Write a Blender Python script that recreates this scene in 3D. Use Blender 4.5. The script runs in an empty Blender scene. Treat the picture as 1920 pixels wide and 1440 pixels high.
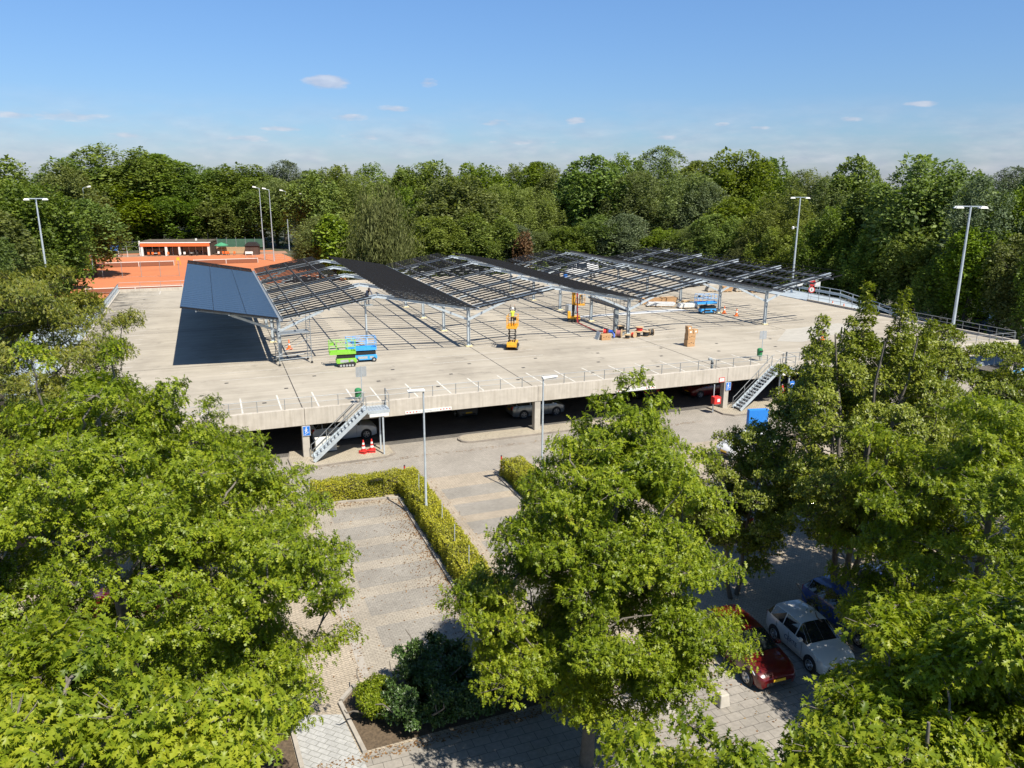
import bpy, bmesh, math, random
import numpy as np
from mathutils import Vector, Matrix
random.seed(7); rng = np.random.default_rng(11)
R = math.radians
SC = bpy.context.scene
COL = SC.collection
# ------------------------------------------------------------------ camera, world, sun, exposure
CAM = Vector((-5.0011, -50.6852, 18.1286)); PIT, YAW, ROL, FPX = 0.2562, 0.3712, 0.0048, 1451.67
def cam_axes():
    c, s = math.cos(YAW), math.sin(YAW)
    f = Vector((s*math.cos(PIT), c*math.cos(PIT), -math.sin(PIT))); r = Vector((c, -s, 0)); u = r.cross(f)
    return f, r*math.cos(ROL)+u*math.sin(ROL), u*math.cos(ROL)-r*math.sin(ROL)
FW, RT, UP = cam_axes()
cd = bpy.data.cameras.new('camera'); cam = bpy.data.objects.new('camera', cd); COL.objects.link(cam)
cam.matrix_world = Matrix(((RT.x, UP.x, -FW.x, CAM.x), (RT.y, UP.y, -FW.y, CAM.y), (RT.z, UP.z, -FW.z, CAM.z), (0, 0, 0, 1)))
cd.sensor_width = 36; cd.lens = FPX/1920*36; cd.clip_start = .3; cd.clip_end = 9000
SC.camera = cam
SUNV = Vector((0.215, -0.70, 1.0)).normalized()      # towards the sun
EL = math.asin(SUNV.z)
sd = bpy.data.lights.new('sun', 'SUN'); sd.energy = 5.0; sd.angle = R(.53); sd.color = (1, .935, .83)
so = bpy.data.objects.new('sun', sd); COL.objects.link(so); so.rotation_euler = SUNV.to_track_quat('Z', 'Y').to_euler()
W = bpy.data.worlds.new('World'); SC.world = W; W.use_nodes = True
SC.view_settings.view_transform = 'Standard'; SC.view_settings.look = 'None'
SC.view_settings.exposure = 0.72; SC.view_settings.gamma = 1; SC.view_settings.use_curve_mapping = False
SC.cycles.max_bounces = 6; SC.cycles.diffuse_bounces = 3; SC.cycles.glossy_bounces = 2
SC.cycles.transmission_bounces = 3; SC.cycles.transparent_max_bounces = 6
SC.cycles.caustics_reflective = False; SC.cycles.caustics_refractive = False

def N(nt, typ, **kw):
    n = nt.nodes.new(typ)
    for k, v in kw.items():
        if k.startswith('i_'):
            n.inputs[int(k[2:]) if k[2:].isdigit() else k[2:].replace('_', ' ')].default_value = v
        else: setattr(n, k, v)
    return n
def math_n(nt, op, a, b=None, clamp=False):
    n = nt.nodes.new('ShaderNodeMath'); n.operation = op; n.use_clamp = clamp
    for i, v in enumerate((a, b)):
        if v is None: continue
        if isinstance(v, (int, float)): n.inputs[i].default_value = v
        else: nt.links.new(v, n.inputs[i])
    return n.outputs[0]
def mixc(nt, fac, a, b, blend='MIX'):
    n = nt.nodes.new('ShaderNodeMix'); n.data_type = 'RGBA'; n.blend_type = blend
    for i, v in ((0, fac), (6, a), (7, b)):
        if isinstance(v, (int, float)): n.inputs[i].default_value = v
        elif isinstance(v, (tuple, list)): n.inputs[i].default_value = (*v[:3], 1)
        else: nt.links.new(v, n.inputs[i])
    return n.outputs[2]
def ramp(nt, fac, stops):
    n = nt.nodes.new('ShaderNodeValToRGB'); e = n.color_ramp.elements
    while len(e) < len(stops): e.new(.5)
    for el, (p, c) in zip(e, stops):
        el.position = p; el.color = (*c, 1) if len(c) == 3 else c
    nt.links.new(fac, n.inputs[0]); return n.outputs[0]
def world_sky():
    nt = W.node_tree; nt.nodes.clear()
    sky = N(nt, 'ShaderNodeTexSky', sky_type='NISHITA'); sky.sun_disc = False
    sky.sun_elevation = EL; sky.sun_rotation = math.atan2(SUNV.x, SUNV.y)
    sky.altitude = 10; sky.air_density = 1.0; sky.dust_density = .35; sky.ozone_density = 2.2
    tc = N(nt, 'ShaderNodeTexCoord'); sp = N(nt, 'ShaderNodeSeparateXYZ'); nt.links.new(tc.outputs['Generated'], sp.inputs[0])
    az = math_n(nt, 'ARCTAN2', sp.outputs[0], sp.outputs[1]); el = math_n(nt, 'ARCSINE', sp.outputs[2])
    cv = N(nt, 'ShaderNodeCombineXYZ'); nt.links.new(az, cv.inputs[0]); nt.links.new(math_n(nt, 'MULTIPLY', el, 3.2), cv.inputs[1])
    nz = N(nt, 'ShaderNodeTexNoise'); nz.inputs['Scale'].default_value = 34; nz.inputs['Detail'].default_value = 6; nt.links.new(cv.outputs[0], nz.inputs['Vector'])
    nz2 = N(nt, 'ShaderNodeTexNoise'); nz2.inputs['Scale'].default_value = 9; nz2.inputs['Detail'].default_value = 6; nz2.inputs['Roughness'].default_value = .6; nt.links.new(cv.outputs[0], nz2.inputs['Vector'])
    # small fair-weather clouds: (azimuth, elevation, half width, half height, weight)
    dens = None
    for (a, e, w, h, k) in CLOUDS:
        dx = math_n(nt, 'DIVIDE', math_n(nt, 'SUBTRACT', az, a), w); dy = math_n(nt, 'DIVIDE', math_n(nt, 'SUBTRACT', el, e), h)
        d = math_n(nt, 'ADD', math_n(nt, 'MULTIPLY', dx, dx), math_n(nt, 'MULTIPLY', dy, dy))
        g = math_n(nt, 'MULTIPLY', math_n(nt, 'SUBTRACT', 1.0, d, True), k)
        dens = g if dens is None else math_n(nt, 'MAXIMUM', dens, g)
    puff = math_n(nt, 'MULTIPLY', math_n(nt, 'SUBTRACT', math_n(nt, 'ADD', math_n(nt, 'MULTIPLY', dens, 1.0), math_n(nt, 'MULTIPLY', nz.outputs[0], 1.25)), .96), 2.8, True)
    # thin bank of low cloud near the horizon, broken by noise
    e1 = math_n(nt, 'MULTIPLY', math_n(nt, 'SUBTRACT', .098, el), 16.0, True)
    bank = math_n(nt, 'MULTIPLY', math_n(nt, 'MULTIPLY', math_n(nt, 'SUBTRACT', nz2.outputs[0], .36), 3.4, True), e1)
    fac = math_n(nt, 'MULTIPLY', math_n(nt, 'MAXIMUM', puff, math_n(nt, 'MULTIPLY', bank, .8)), .62)
    tone = ramp(nt, nz.outputs[0], [(.35, (4.3, 4.6, 5.7)), (.66, (6.4, 6.4, 6.9))])
    air = ramp(nt, math_n(nt, 'MULTIPLY', el, 2.2, True), [(0.0, (.56, .64, .90)), (.12, (.58, .74, 1.0)), (.45, (.70, .92, 1.2)), (1.0, (.74, .92, 1.1))])
    base = mixc(nt, 1.0, sky.outputs[0], air, 'MULTIPLY')
    col = mixc(nt, fac, base, tone)
    bg = N(nt, 'ShaderNodeBackground'); bg.inputs[1].default_value = SKY_STRENGTH
    nt.links.new(col, bg.inputs[0]); out = N(nt, 'ShaderNodeOutputWorld'); nt.links.new(bg.outputs[0], out.inputs[0])
SKY_STRENGTH = 0.072
def aed(x, y):
    d = (FW+RT*((x-960)/FPX)+UP*((720-y)/FPX)).normalized(); return math.atan2(d.x, d.y), math.asin(d.z)
CLOUDS = []
for (x, y, w, h, k) in [(612, 154, 52, 17, .95), (802, 155, 24, 11, .55), (130, 217, 80, 12, .6), (30, 216, 40, 8, .5), (655, 220, 46, 10, .55), (740, 205, 44, 9, .55), (530, 241, 58, 7, .5),
        (930, 230, 44, 10, .5), (1080, 226, 30, 9, .75), (1355, 234, 20, 6, .45), (1595, 224, 26, 7, .4), (1420, 240, 30, 6, .45), (1725, 195, 40, 7, .35), (1250, 258, 40, 7, .4), (690, 256, 60, 9, .45), (460, 260, 60, 9, .45), (240, 254, 40, 9, .6), (980, 266, 80, 8, .4)]:
    a, e = aed(x, y); CLOUDS.append((a, e, w/FPX, h/FPX, max(k, .68)))
world_sky()

# ------------------------------------------------------------------ mesh helpers
class MB:
    def __init__(s): s.v = []; s.f = []
    def poly(s, pts):
        i = len(s.v); s.v += [tuple(p) for p in pts]; s.f.append(tuple(range(i, i+len(pts)))); return s
    def hexa(s, p):      # 8 points: bottom 4 ccw, top 4 ccw
        i = len(s.v); s.v += [tuple(q) for q in p]
        s.f += [(i+3, i+2, i+1, i), (i+4, i+5, i+6, i+7)]+[(i+k, i+(k+1) % 4, i+4+(k+1) % 4, i+4+k) for k in range(4)]; return s
    def box(s, x0, x1, y0, y1, z0, z1):
        return s.hexa([(x0, y0, z0), (x1, y0, z0), (x1, y1, z0), (x0, y1, z0), (x0, y0, z1), (x1, y0, z1), (x1, y1, z1), (x0, y1, z1)])
    def beam(s, p, q, w, h, up=(0, 0, 1)):
        p, q = Vector(p), Vector(q); d = (q-p).normalized(); u = Vector(up)
        if abs(d.dot(u)) > .98: u = Vector((1, 0, 0)) if abs(d.x) < .9 else Vector((0, 1, 0))
        r = d.cross(u).normalized(); u = r.cross(d).normalized()
        o = [(-w/2, -h/2), (w/2, -h/2), (w/2, h/2), (-w/2, h/2)]
        return s.hexa([p+r*a+u*b for a, b in o]+[q+r*a+u*b for a, b in o])
    def ibeam(s, p, q, w, h, t=.02, up=(0, 0, 1)):
        p, q = Vector(p), Vector(q); d = (q-p).normalized(); u = Vector(up)
        if abs(d.dot(u)) > .98: u = Vector((1, 0, 0))
        r = d.cross(u).normalized(); u = r.cross(d).normalized(); k = u*(h/2-t/2)
        s.beam(p+k, q+k, w, t, up); s.beam(p-k, q-k, w, t, up); return s.beam(p, q, t, h-2*t-.004, up)
    def tube(s, pts, r, n=8, cap=True, r2=None):
        pts = [Vector(p) for p in pts]; i0 = len(s.v); m = len(pts); up0 = None
        rs = r if isinstance(r, (list, tuple)) else [r+((r2-r)*k/max(1, m-1) if r2 is not None else 0) for k in range(m)]
        for k, p in enumerate(pts):
            d = (pts[min(k+1, m-1)]-pts[max(k-1, 0)]).normalized()
            if up0 is None: up0 = Vector((0, 0, 1)) if abs(d.z) < .9 else Vector((1, 0, 0))
            a = d.cross(up0).normalized(); b = a.cross(d).normalized(); up0 = b
            for j in range(n):
                t = 2*math.pi*j/n; s.v.append(tuple(p+a*(rs[k]*math.cos(t))+b*(rs[k]*math.sin(t))))
        for k in range(m-1):
            for j in range(n):
                a = i0+k*n+j; b = i0+k*n+(j+1) % n; s.f.append((a, b, b+n, a+n))
        if cap: s.f.append(tuple(i0+j for j in range(n))[::-1]); s.f.append(tuple(i0+(m-1)*n+j for j in range(n)))
        return s
    def lathe(s, prof, c=(0, 0, 0), n=16, axis='z'):
        i0 = len(s.v); m = len(prof)
        for r, z in prof:
            for j in range(n):
                t = 2*math.pi*j/n; a, b = r*math.cos(t), r*math.sin(t)
                p = (a, b, z) if axis == 'z' else ((a, z, -b) if axis == 'y' else (z, a, b))
                s.v.append((p[0]+c[0], p[1]+c[1], p[2]+c[2]))
        for k in range(m-1):
            for j in range(n):
                a = i0+k*n+j; b = i0+k*n+(j+1) % n; s.f.append((a, b, b+n, a+n))
        s.f.append(tuple(i0+j for j in range(n))[::-1]); s.f.append(tuple(i0+(m-1)*n+j for j in range(n))); return s
    def prism(s, pts, z0, z1):
        n = len(pts); i = len(s.v); s.v += [(x, y, z0) for x, y in pts]+[(x, y, z1) for x, y in pts]
        s.f += [tuple(range(i, i+n))[::-1], tuple(range(i+n, i+2*n))]+[(i+k, i+(k+1) % n, i+n+(k+1) % n, i+n+k) for k in range(n)]; return s
    def xf(s, M):
        s.v = [tuple(M @ Vector(p)) for p in s.v]; return s
    def build(s, name, mat, parent=None, smooth=False, bevel=0):
        me = bpy.data.meshes.new(name); me.from_pydata(s.v, [], s.f); me.update()
        for m in (mat if isinstance(mat, (list, tuple)) else [mat]): me.materials.append(m)
        if smooth:
            me.polygons.foreach_set('use_smooth', [True]*len(me.polygons))
            try: me.set_sharp_from_angle(angle=R(40))
            except Exception: pass
        o = bpy.data.objects.new(name, me); COL.objects.link(o)
        if bevel:
            b = o.modifiers.new('bevel', 'BEVEL'); b.width = bevel; b.segments = 2; b.limit_method = 'ANGLE'
        if parent: o.parent = parent
        return o
def tag(o, label=None, cat=None, group=None, kind=None):
    if label: o['label'] = label
    if cat: o['category'] = cat
    if group: o['group'] = group
    if kind: o['kind'] = kind
    return o
def empty(name, loc, rz=0, label=None, cat=None, group=None):
    o = bpy.data.objects.new(name, None); COL.objects.link(o); o.location = loc; o.rotation_euler = (0, 0, rz); o.empty_display_size = .3
    return tag(o, label, cat, group)
def copy_tree(o, parent=None):
    c = o.copy(); COL.objects.link(c); c.parent = parent
    if parent: c.matrix_parent_inverse = o.matrix_parent_inverse.copy()
    for ch in o.children: copy_tree(ch, c)
    return c
def dup(o, loc, rz=0, label=None, scale=None):
    c = copy_tree(o); c.location = loc; c.rotation_euler = (0, 0, rz)
    if label: c['label'] = label
    if scale: c.scale = scale
    return c
def sheet(name, pts, z, mat, kind='structure'):
    return tag(MB().poly([(x, y, z) for x, y in pts]).build(name, mat), kind=kind)
def rect(x0, x1, y0, y1): return [(x0, y0), (x1, y0), (x1, y1), (x0, y1)]

# ------------------------------------------------------------------ materials
MATS = {}
def pmat(name, col, rough=.6, metal=0, var=.12, scale=4, bump=0, spec=.5, dirt=None, coat=0):
    if name in MATS: return MATS[name]
    m = bpy.data.materials.new(name); m.use_nodes = True; nt = m.node_tree; b = nt.nodes['Principled BSDF']
    tc = N(nt, 'ShaderNodeTexCoord'); nz = N(nt, 'ShaderNodeTexNoise'); nz.inputs['Scale'].default_value = scale; nz.inputs['Detail'].default_value = 5; nz.inputs['Roughness'].default_value = .65
    nt.links.new(tc.outputs['Object'], nz.inputs['Vector'])
    c = ramp(nt, nz.outputs[0], [(.3, tuple(x*(1-var) for x in col)), (.7, tuple(min(1, x*(1+var)) for x in col))])
    if dirt:
        n2 = N(nt, 'ShaderNodeTexNoise'); n2.inputs['Scale'].default_value = scale*.35; n2.inputs['Detail'].default_value = 7; nt.links.new(tc.outputs['Object'], n2.inputs['Vector'])
        c = mixc(nt, math_n(nt, 'MULTIPLY', math_n(nt, 'SUBTRACT', n2.outputs[0], .5), 3.0, True), c, dirt)
    nt.links.new(c, b.inputs['Base Color']); b.inputs['Roughness'].default_value = rough; b.inputs['Metallic'].default_value = metal
    b.inputs['Specular IOR Level'].default_value = spec; b.inputs['Coat Weight'].default_value = coat
    if bump:
        bp = N(nt, 'ShaderNodeBump'); bp.inputs['Strength'].default_value = bump; bp.inputs['Distance'].default_value = .02
        nt.links.new(nz.outputs[0], bp.inputs['Height']); nt.links.new(bp.outputs[0], b.inputs['Normal'])
    MATS[name] = m; return m
def leafmat(name, dark, mid, light, rough=.42, trans=.3, spec=.5, objvar=.0):
    m = bpy.data.materials.new(name); m.use_nodes = True; nt = m.node_tree; b = nt.nodes['Principled BSDF']
    g = N(nt, 'ShaderNodeNewGeometry'); tc = N(nt, 'ShaderNodeTexCoord')
    nz = N(nt, 'ShaderNodeTexNoise'); nz.inputs['Scale'].default_value = .55; nz.inputs['Detail'].default_value = 3; nt.links.new(tc.outputs['Object'], nz.inputs['Vector'])
    f = math_n(nt, 'ADD', math_n(nt, 'MULTIPLY', g.outputs['Random Per Island'], .62), math_n(nt, 'MULTIPLY', math_n(nt, 'SUBTRACT', nz.outputs[0], .3), .95))
    c = ramp(nt, f, [(.12, dark), (.5, mid), (.92, light)])
    if objvar:
        oi = N(nt, 'ShaderNodeObjectInfo'); hs = N(nt, 'ShaderNodeHueSaturation')
        nt.links.new(math_n(nt, 'ADD', math_n(nt, 'MULTIPLY', math_n(nt, 'SUBTRACT', oi.outputs['Random'], .5), .05*objvar), .5), hs.inputs['Hue'])
        nt.links.new(math_n(nt, 'ADD', math_n(nt, 'MULTIPLY', math_n(nt, 'FRACT', math_n(nt, 'MULTIPLY', oi.outputs['Random'], 7.31)), .55*objvar), 1-.22*objvar), hs.inputs['Value'])
        nt.links.new(math_n(nt, 'ADD', math_n(nt, 'MULTIPLY', math_n(nt, 'FRACT', math_n(nt, 'MULTIPLY', oi.outputs['Random'], 3.77)), .35*objvar), 1-.2*objvar), hs.inputs['Saturation'])
        nt.links.new(c, hs.inputs['Color']); c = hs.outputs[0]
    nt.links.new(c, b.inputs['Base Color']); b.inputs['Roughness'].default_value = rough; b.inputs['Specular IOR Level'].default_value = spec
    tr = N(nt, 'ShaderNodeBsdfTranslucent'); nt.links.new(mixc(nt, 1.0, c, (1.25, 1.3, .55), 'MULTIPLY'), tr.inputs[0])
    mx = N(nt, 'ShaderNodeMixShader'); mx.inputs[0].default_value = trans
    nt.links.new(b.outputs[0], mx.inputs[1]); nt.links.new(tr.outputs[0], mx.inputs[2]); nt.links.new(mx.outputs[0], nt.nodes['Material Output'].inputs[0])
    return m
def paver_mat(name, c1, c2, mortar, bw, bh, rot=0, stain=.25, msize=.012, squash=False):
    m = bpy.data.materials.new(name); m.use_nodes = True; nt = m.node_tree; b = nt.nodes['Principled BSDF']
    tc = N(nt, 'ShaderNodeTexCoord'); mp = N(nt, 'ShaderNodeMapping'); mp.inputs['Rotation'].default_value = (0, 0, rot)
    nt.links.new(tc.outputs['Object'], mp.inputs[0])
    br = N(nt, 'ShaderNodeTexBrick'); br.inputs['Scale'].default_value = 1; br.inputs['Brick Width'].default_value = bw; br.inputs['Row Height'].default_value = bh
    br.inputs['Mortar Size'].default_value = msize; br.inputs['Color1'].default_value = (*c1, 1); br.inputs['Color2'].default_value = (*c2, 1); br.inputs['Mortar'].default_value = (*mortar, 1)
    nt.links.new(mp.outputs[0], br.inputs['Vector'])
    nz = N(nt, 'ShaderNodeTexNoise'); nz.inputs['Scale'].default_value = .35; nz.inputs['Detail'].default_value = 8; nz.inputs['Roughness'].default_value = .7; nt.links.new(tc.outputs['Object'], nz.inputs['Vector'])
    n2 = N(nt, 'ShaderNodeTexNoise'); n2.inputs['Scale'].default_value = 7; n2.inputs['Detail'].default_value = 4; nt.links.new(tc.outputs['Object'], n2.inputs['Vector'])
    k = ramp(nt, nz.outputs[0], [(.3, (1-stain,)*3), (.68, (1+stain*.5,)*3)])
    c = mixc(nt, 1.0, br.outputs[0], k, 'MULTIPLY'); c = mixc(nt, 1.0, c, ramp(nt, n2.outputs[0], [(.3, (.86,)*3), (.7, (1.1,)*3)]), 'MULTIPLY')
    nt.links.new(c, b.inputs['Base Color']); b.inputs['Roughness'].default_value = .85; b.inputs['Specular IOR Level'].default_value = .3
    bp = N(nt, 'ShaderNodeBump'); bp.inputs['Strength'].default_value = .35; bp.inputs['Distance'].default_value = .012; nt.links.new(br.outputs['Fac'], bp.inputs['Height']); bp.invert = True
    nt.links.new(bp.outputs[0], b.inputs['Normal'])
    return m
def deck_mat():
    m = bpy.data.materials.new('weathered_deck_concrete'); m.use_nodes = True; nt = m.node_tree; b = nt.nodes['Principled BSDF']
    tc = N(nt, 'ShaderNodeTexCoord'); P = tc.outputs['Object']
    def noise(scale, det, vec, rough=.6):
        n = N(nt, 'ShaderNodeTexNoise'); n.inputs['Scale'].default_value = scale; n.inputs['Detail'].default_value = det; n.inputs['Roughness'].default_value = rough; nt.links.new(vec, n.inputs['Vector']); return n.outputs[0]
    mp = N(nt, 'ShaderNodeMapping'); mp.inputs['Scale'].default_value = (.045, 1.15, 1); nt.links.new(P, mp.inputs[0])
    mp2 = N(nt, 'ShaderNodeMapping'); mp2.inputs['Scale'].default_value = (.02, 5.5, 1); nt.links.new(P, mp2.inputs[0])
    a = ramp(nt, noise(.22, 8, P, .7), [(.3, (.285, .255, .205)), (.52, (.37, .333, .27)), (.72, (.42, .38, .31))])
    s1 = ramp(nt, noise(1, 6, mp.outputs[0], .65), [(.3, (.86,)*3), (.6, (1.03,)*3)])
    s2 = ramp(nt, noise(1, 4, mp2.outputs[0], .6), [(.36, (.93,)*3), (.6, (1.03,)*3)])
    c = mixc(nt, 1.0, mixc(nt, .9, a, s1, 'MULTIPLY'), s2, 'MULTIPLY')
    spots = math_n(nt, 'MULTIPLY', math_n(nt, 'SUBTRACT', noise(.55, 6, P, .72), .595), 6, True)
    c = mixc(nt, math_n(nt, 'MULTIPLY', spots, .7), c, (.13, .118, .10))
    mp3 = N(nt, 'ShaderNodeMapping'); mp3.inputs['Scale'].default_value = (.03, .42, 1); mp3.inputs['Rotation'].default_value = (0, 0, .02); nt.links.new(P, mp3.inputs[0])
    tyre = math_n(nt, 'MULTIPLY', math_n(nt, 'SUBTRACT', noise(1, 3, mp3.outputs[0], .5), .55), 5, True)
    c = mixc(nt, math_n(nt, 'MULTIPLY', tyre, .30), c, (.19, .168, .135))
    lv = N(nt, 'ShaderNodeMapping'); lv.inputs['Location'].default_value = (100, 40, 0); nt.links.new(P, lv.inputs[0])
    # moss and leaf stains along the left edge of the deck
    sp = N(nt, 'ShaderNodeSeparateXYZ'); nt.links.new(P, sp.inputs[0])
    edge = math_n(nt, 'MULTIPLY', math_n(nt, 'SUBTRACT', -11.2, sp.outputs[0]), .24, True)
    far = math_n(nt, 'MULTIPLY', math_n(nt, 'SUBTRACT', sp.outputs[1], 26), .06, True)
    mo = math_n(nt, 'MULTIPLY', math_n(nt, 'SUBTRACT', noise(.5, 7, lv.outputs[0], .75), .43), 5, True)
    c = mixc(nt, math_n(nt, 'MULTIPLY', math_n(nt, 'MULTIPLY', math_n(nt, 'MULTIPLY', edge, far), mo), .85), c, (.05, .047, .042))
    nt.links.new(c, b.inputs['Base Color']); b.inputs['Roughness'].default_value = .88; b.inputs['Specular IOR Level'].default_value = .25
    return m
M_DECK = deck_mat()
def parapet_mat():
    m = bpy.data.materials.new('streaked_parapet_concrete'); m.use_nodes = True; nt = m.node_tree; b = nt.nodes['Principled BSDF']; tc = N(nt, 'ShaderNodeTexCoord')
    def nz(sc, s, d=5):
        mp = N(nt, 'ShaderNodeMapping'); mp.inputs['Scale'].default_value = sc; nt.links.new(tc.outputs['Object'], mp.inputs[0]); n = N(nt, 'ShaderNodeTexNoise'); n.inputs['Scale'].default_value = s; n.inputs['Detail'].default_value = d; n.inputs['Roughness'].default_value = .65; nt.links.new(mp.outputs[0], n.inputs['Vector']); return n.outputs[0]
    c = ramp(nt, nz((1, 1, 1), 1.3, 7), [(.3, (.40, .365, .31)), (.7, (.50, .46, .395))])
    c = mixc(nt, 1.0, c, ramp(nt, nz((3.2, 3.2, .16), 1.6), [(.36, (.87, .86, .84)), (.56, (1.03,)*3)]), 'MULTIPLY')
    sp = N(nt, 'ShaderNodeSeparateXYZ'); nt.links.new(tc.outputs['Object'], sp.inputs[0])
    drip = math_n(nt, 'MULTIPLY', math_n(nt, 'SUBTRACT', nz((5, 5, .1), 1.0, 3), .54), 6, True); hi = math_n(nt, 'MULTIPLY', math_n(nt, 'SUBTRACT', sp.outputs[2], 2.5), 1.1, True)
    c = mixc(nt, math_n(nt, 'MULTIPLY', math_n(nt, 'MULTIPLY', drip, hi), .22), c, (.17, .155, .13))
    nt.links.new(c, b.inputs['Base Color']); b.inputs['Roughness'].default_value = .88; b.inputs['Specular IOR Level'].default_value = .25; return m
M_PARA = parapet_mat()
M_CONC = pmat('pale_concrete', (.42, .39, .335), .85, var=.1, scale=2.5, dirt=(.27, .25, .215), bump=.15, spec=.3)
M_GALV = pmat('galvanised_steel', (.50, .56, .60), .42, .35, var=.12, scale=6, dirt=(.40, .45, .49))
M_GALVD = pmat('dull_galvanised_steel', (.27, .30, .32), .5, .35, var=.15, scale=6)
M_RAILG = pmat('grey_railing_steel', (.24, .255, .26), .5, .3, var=.12, scale=6)
M_BLACK = pmat('black_anodised_rail', (.010, .010, .011), .6, 0, var=.2, spec=.25)
M_DARK = pmat('dark_rubber', (.02, .02, .02), .7, var=.25)
M_JOINT = pmat('dark_joint', (.05, .047, .042), .9, var=.2)
M_WHITE = pmat('white_paint', (.70, .70, .66), .6, var=.08)
M_LINE = pmat('worn_white_line', (.56, .54, .48), .8, var=.2, scale=5, dirt=(.38, .35, .30))
M_LINEF = pmat('faded_white_line', (.46, .435, .385), .85, var=.18, scale=3, dirt=(.33, .30, .255))
M_RED = pmat('red_paint', (.55, .03, .025), .5, var=.1)
M_ORANGE = pmat('orange_plastic', (.75, .16, .03), .5, var=.1)
M_YELLOW = pmat('yellow_paint', (.74, .37, .03), .45, var=.1)
M_LIME = pmat('lime_green_paint', (.22, .50, .05), .45, var=.1)
M_SKYB = pmat('sky_blue_paint', (.05, .33, .72), .45, var=.1)
M_BLUE = pmat('sign_blue', (.02, .16, .55), .45, var=.06)
M_GREEN = pmat('bin_green', (.03, .20, .07), .5, var=.1)
M_CARD = pmat('brown_cardboard', (.42, .25, .12), .8, var=.12)
M_WOOD = pmat('pale_timber', (.45, .32, .18), .8, var=.2, scale=8)
M_CREAM = pmat('cream_grout', (.62, .54, .30), .8, var=.1)
M_PIPEG = pmat('grey_plastic', (.22, .25, .26), .5, var=.1)
M_SILV = pmat('silver_sheet', (.55, .58, .6), .35, .6, var=.1)
# ------------------------------------------------------------------ the setting
M_EARTH = pmat('woodland_floor', (.045, .05, .022), .95, var=.4, scale=.25, dirt=(.08, .07, .04))
M_PAVE = paver_mat('tan_clinker_paving', (.42, .355, .27), (.36, .305, .23), (.20, .175, .14), .22, .11, R(45), .22)
M_ROAD = paver_mat('worn_road_clinkers', (.345, .315, .268), (.30, .274, .232), (.19, .17, .145), .22, .11, 0, .2)
M_BAY = paver_mat('grey_grass_pavers', (.305, .282, .243), (.275, .252, .217), (.20, .185, .155), .2, .1, 0, .25)
M_BAYL = paver_mat('tan_bay_divider', (.37, .33, .265), (.33, .295, .24), (.22, .19, .15), .22, .11, 0, .2)
M_LPATH = paver_mat('light_grey_path', (.40, .40, .385), (.35, .35, .335), (.22, .22, .2), .42, .21, R(45), .15)
M_TILE = paver_mat('grey_footpath_tiles', (.30, .275, .24), (.265, .245, .215), (.11, .10, .085), .6, .4, 0, .25, .01)
M_KERB = pmat('concrete_kerb', (.34, .31, .265), .9, var=.15, scale=3, dirt=(.20, .18, .15))
M_SOIL = pmat('leaf_litter_soil', (.10, .072, .045), .95, var=.45, scale=9)
M_CLAY = pmat('orange_clay', (.47, .155, .060), .95, var=.07, scale=.35, dirt=(.41, .13, .05))
M_ASPH = pmat('grey_asphalt', (.13, .125, .115), .95, var=.2, scale=3)
sheet('ground', rect(-2500, 2500, -2500, 2500), -.012, M_EARTH)
sheet('parking_lot', rect(-60, 95, -29, -6.3), 0, M_PAVE)
sheet('road', rect(-60, 95, -6.3, -1.0), 0, M_ROAD)
sheet('apron', rect(-60, 95, -1.0, .9), 0, M_ROAD)
sheet('garage_floor', rect(-60, 95, .9, 67), 0, paver_mat('shade_darkened_clinkers', (.15, .14, .125), (.12, .112, .10), (.06, .055, .05), .22, .11, 0, .3))  # clinkers coloured darker here: the shade under the deck is painted in
sheet('footpath', rect(-60, 60, -46, -29), 0, M_TILE)
sheet('far_road', rect(73.6, 110, -40, 22), .004, M_ASPH)
sheet('tennis_court', [(-31, 84), (21, 84), (11, 168), (-33, 168)], .0, M_CLAY)
sheet('terrace', [(-32, 158.2), (14, 156.5), (14, 164), (-32, 166)], .004, pmat('terrace_tiles', (.30, .17, .11), .9, var=.15))
# bays left of the long hedge: six grey rows with tan dividers, apron and gutter
sheet('parking_bay', rect(-.72, 4.15, -24.9, -9.0), .004, M_BAYL)
for k in range(6):
    y0 = -9.25-2.5*k; sheet('parking_bay', rect(.12+.01*k, 4.15, y0-1.62, y0), .008, M_BAY)
sheet('gutter', rect(-1.02, -.72, -25.0, -11.4), .008, M_KERB)
for k in range(6):
    y0 = -8.3-2.5*k; sheet('parking_bay', rect(6.9, 11.0, y0-1.6, y0), .004, M_BAY)
for k in range(4):
    sheet('parking_bay', rect(13.2, 17.4, -10-2.6*k-1.7, -10-2.6*k), .004, M_BAY)
sheet('path', [(-3.75, -26.2), (-2.05, -26.8), (-1.72, -29.6), (-1.7, -33), (-3.4, -33)], .008, M_LPATH)
sheet('planting_bed', [(-8, -25.8), (-3.9, -26.4), (-3.75, -29), (-8, -29)], .012, M_SOIL)
sheet('planting_bed', [(-2.0, -26.1), (-1.4, -25.4), (7.6, -25.3), (7.8, -28.7), (-1.7, -28.9)], .012, M_SOIL)
mk = MB()
mk.beam((-3.8, -26.3, .02), (-3.65, -29, .02), .14, .2).beam((-2.02, -26.2, .02), (-1.66, -29, .02), .14, .2).beam((-1.95, -26.1, .02), (-1.35, -25.4, .02), .14, .2)
mk.beam((4.22, -8.8, .0), (4.22, -24.6, .0), .14, .2).beam((-.3, -7.98, 0), (4.2, -8.62, 0), .14, .2).beam((-1.25, -7.3, 0), (-.3, -7.98, 0), .14, .2).beam((5.75, -6.4, 0), (5.75, -24, 0), .14, .2)
mk.beam((-1.3, -7.3, 0), (-1.2, -6.6, 0), .14, .2).beam((10.9, -7.8, 0), (10.9, -22, 0), .14, .2)
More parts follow.
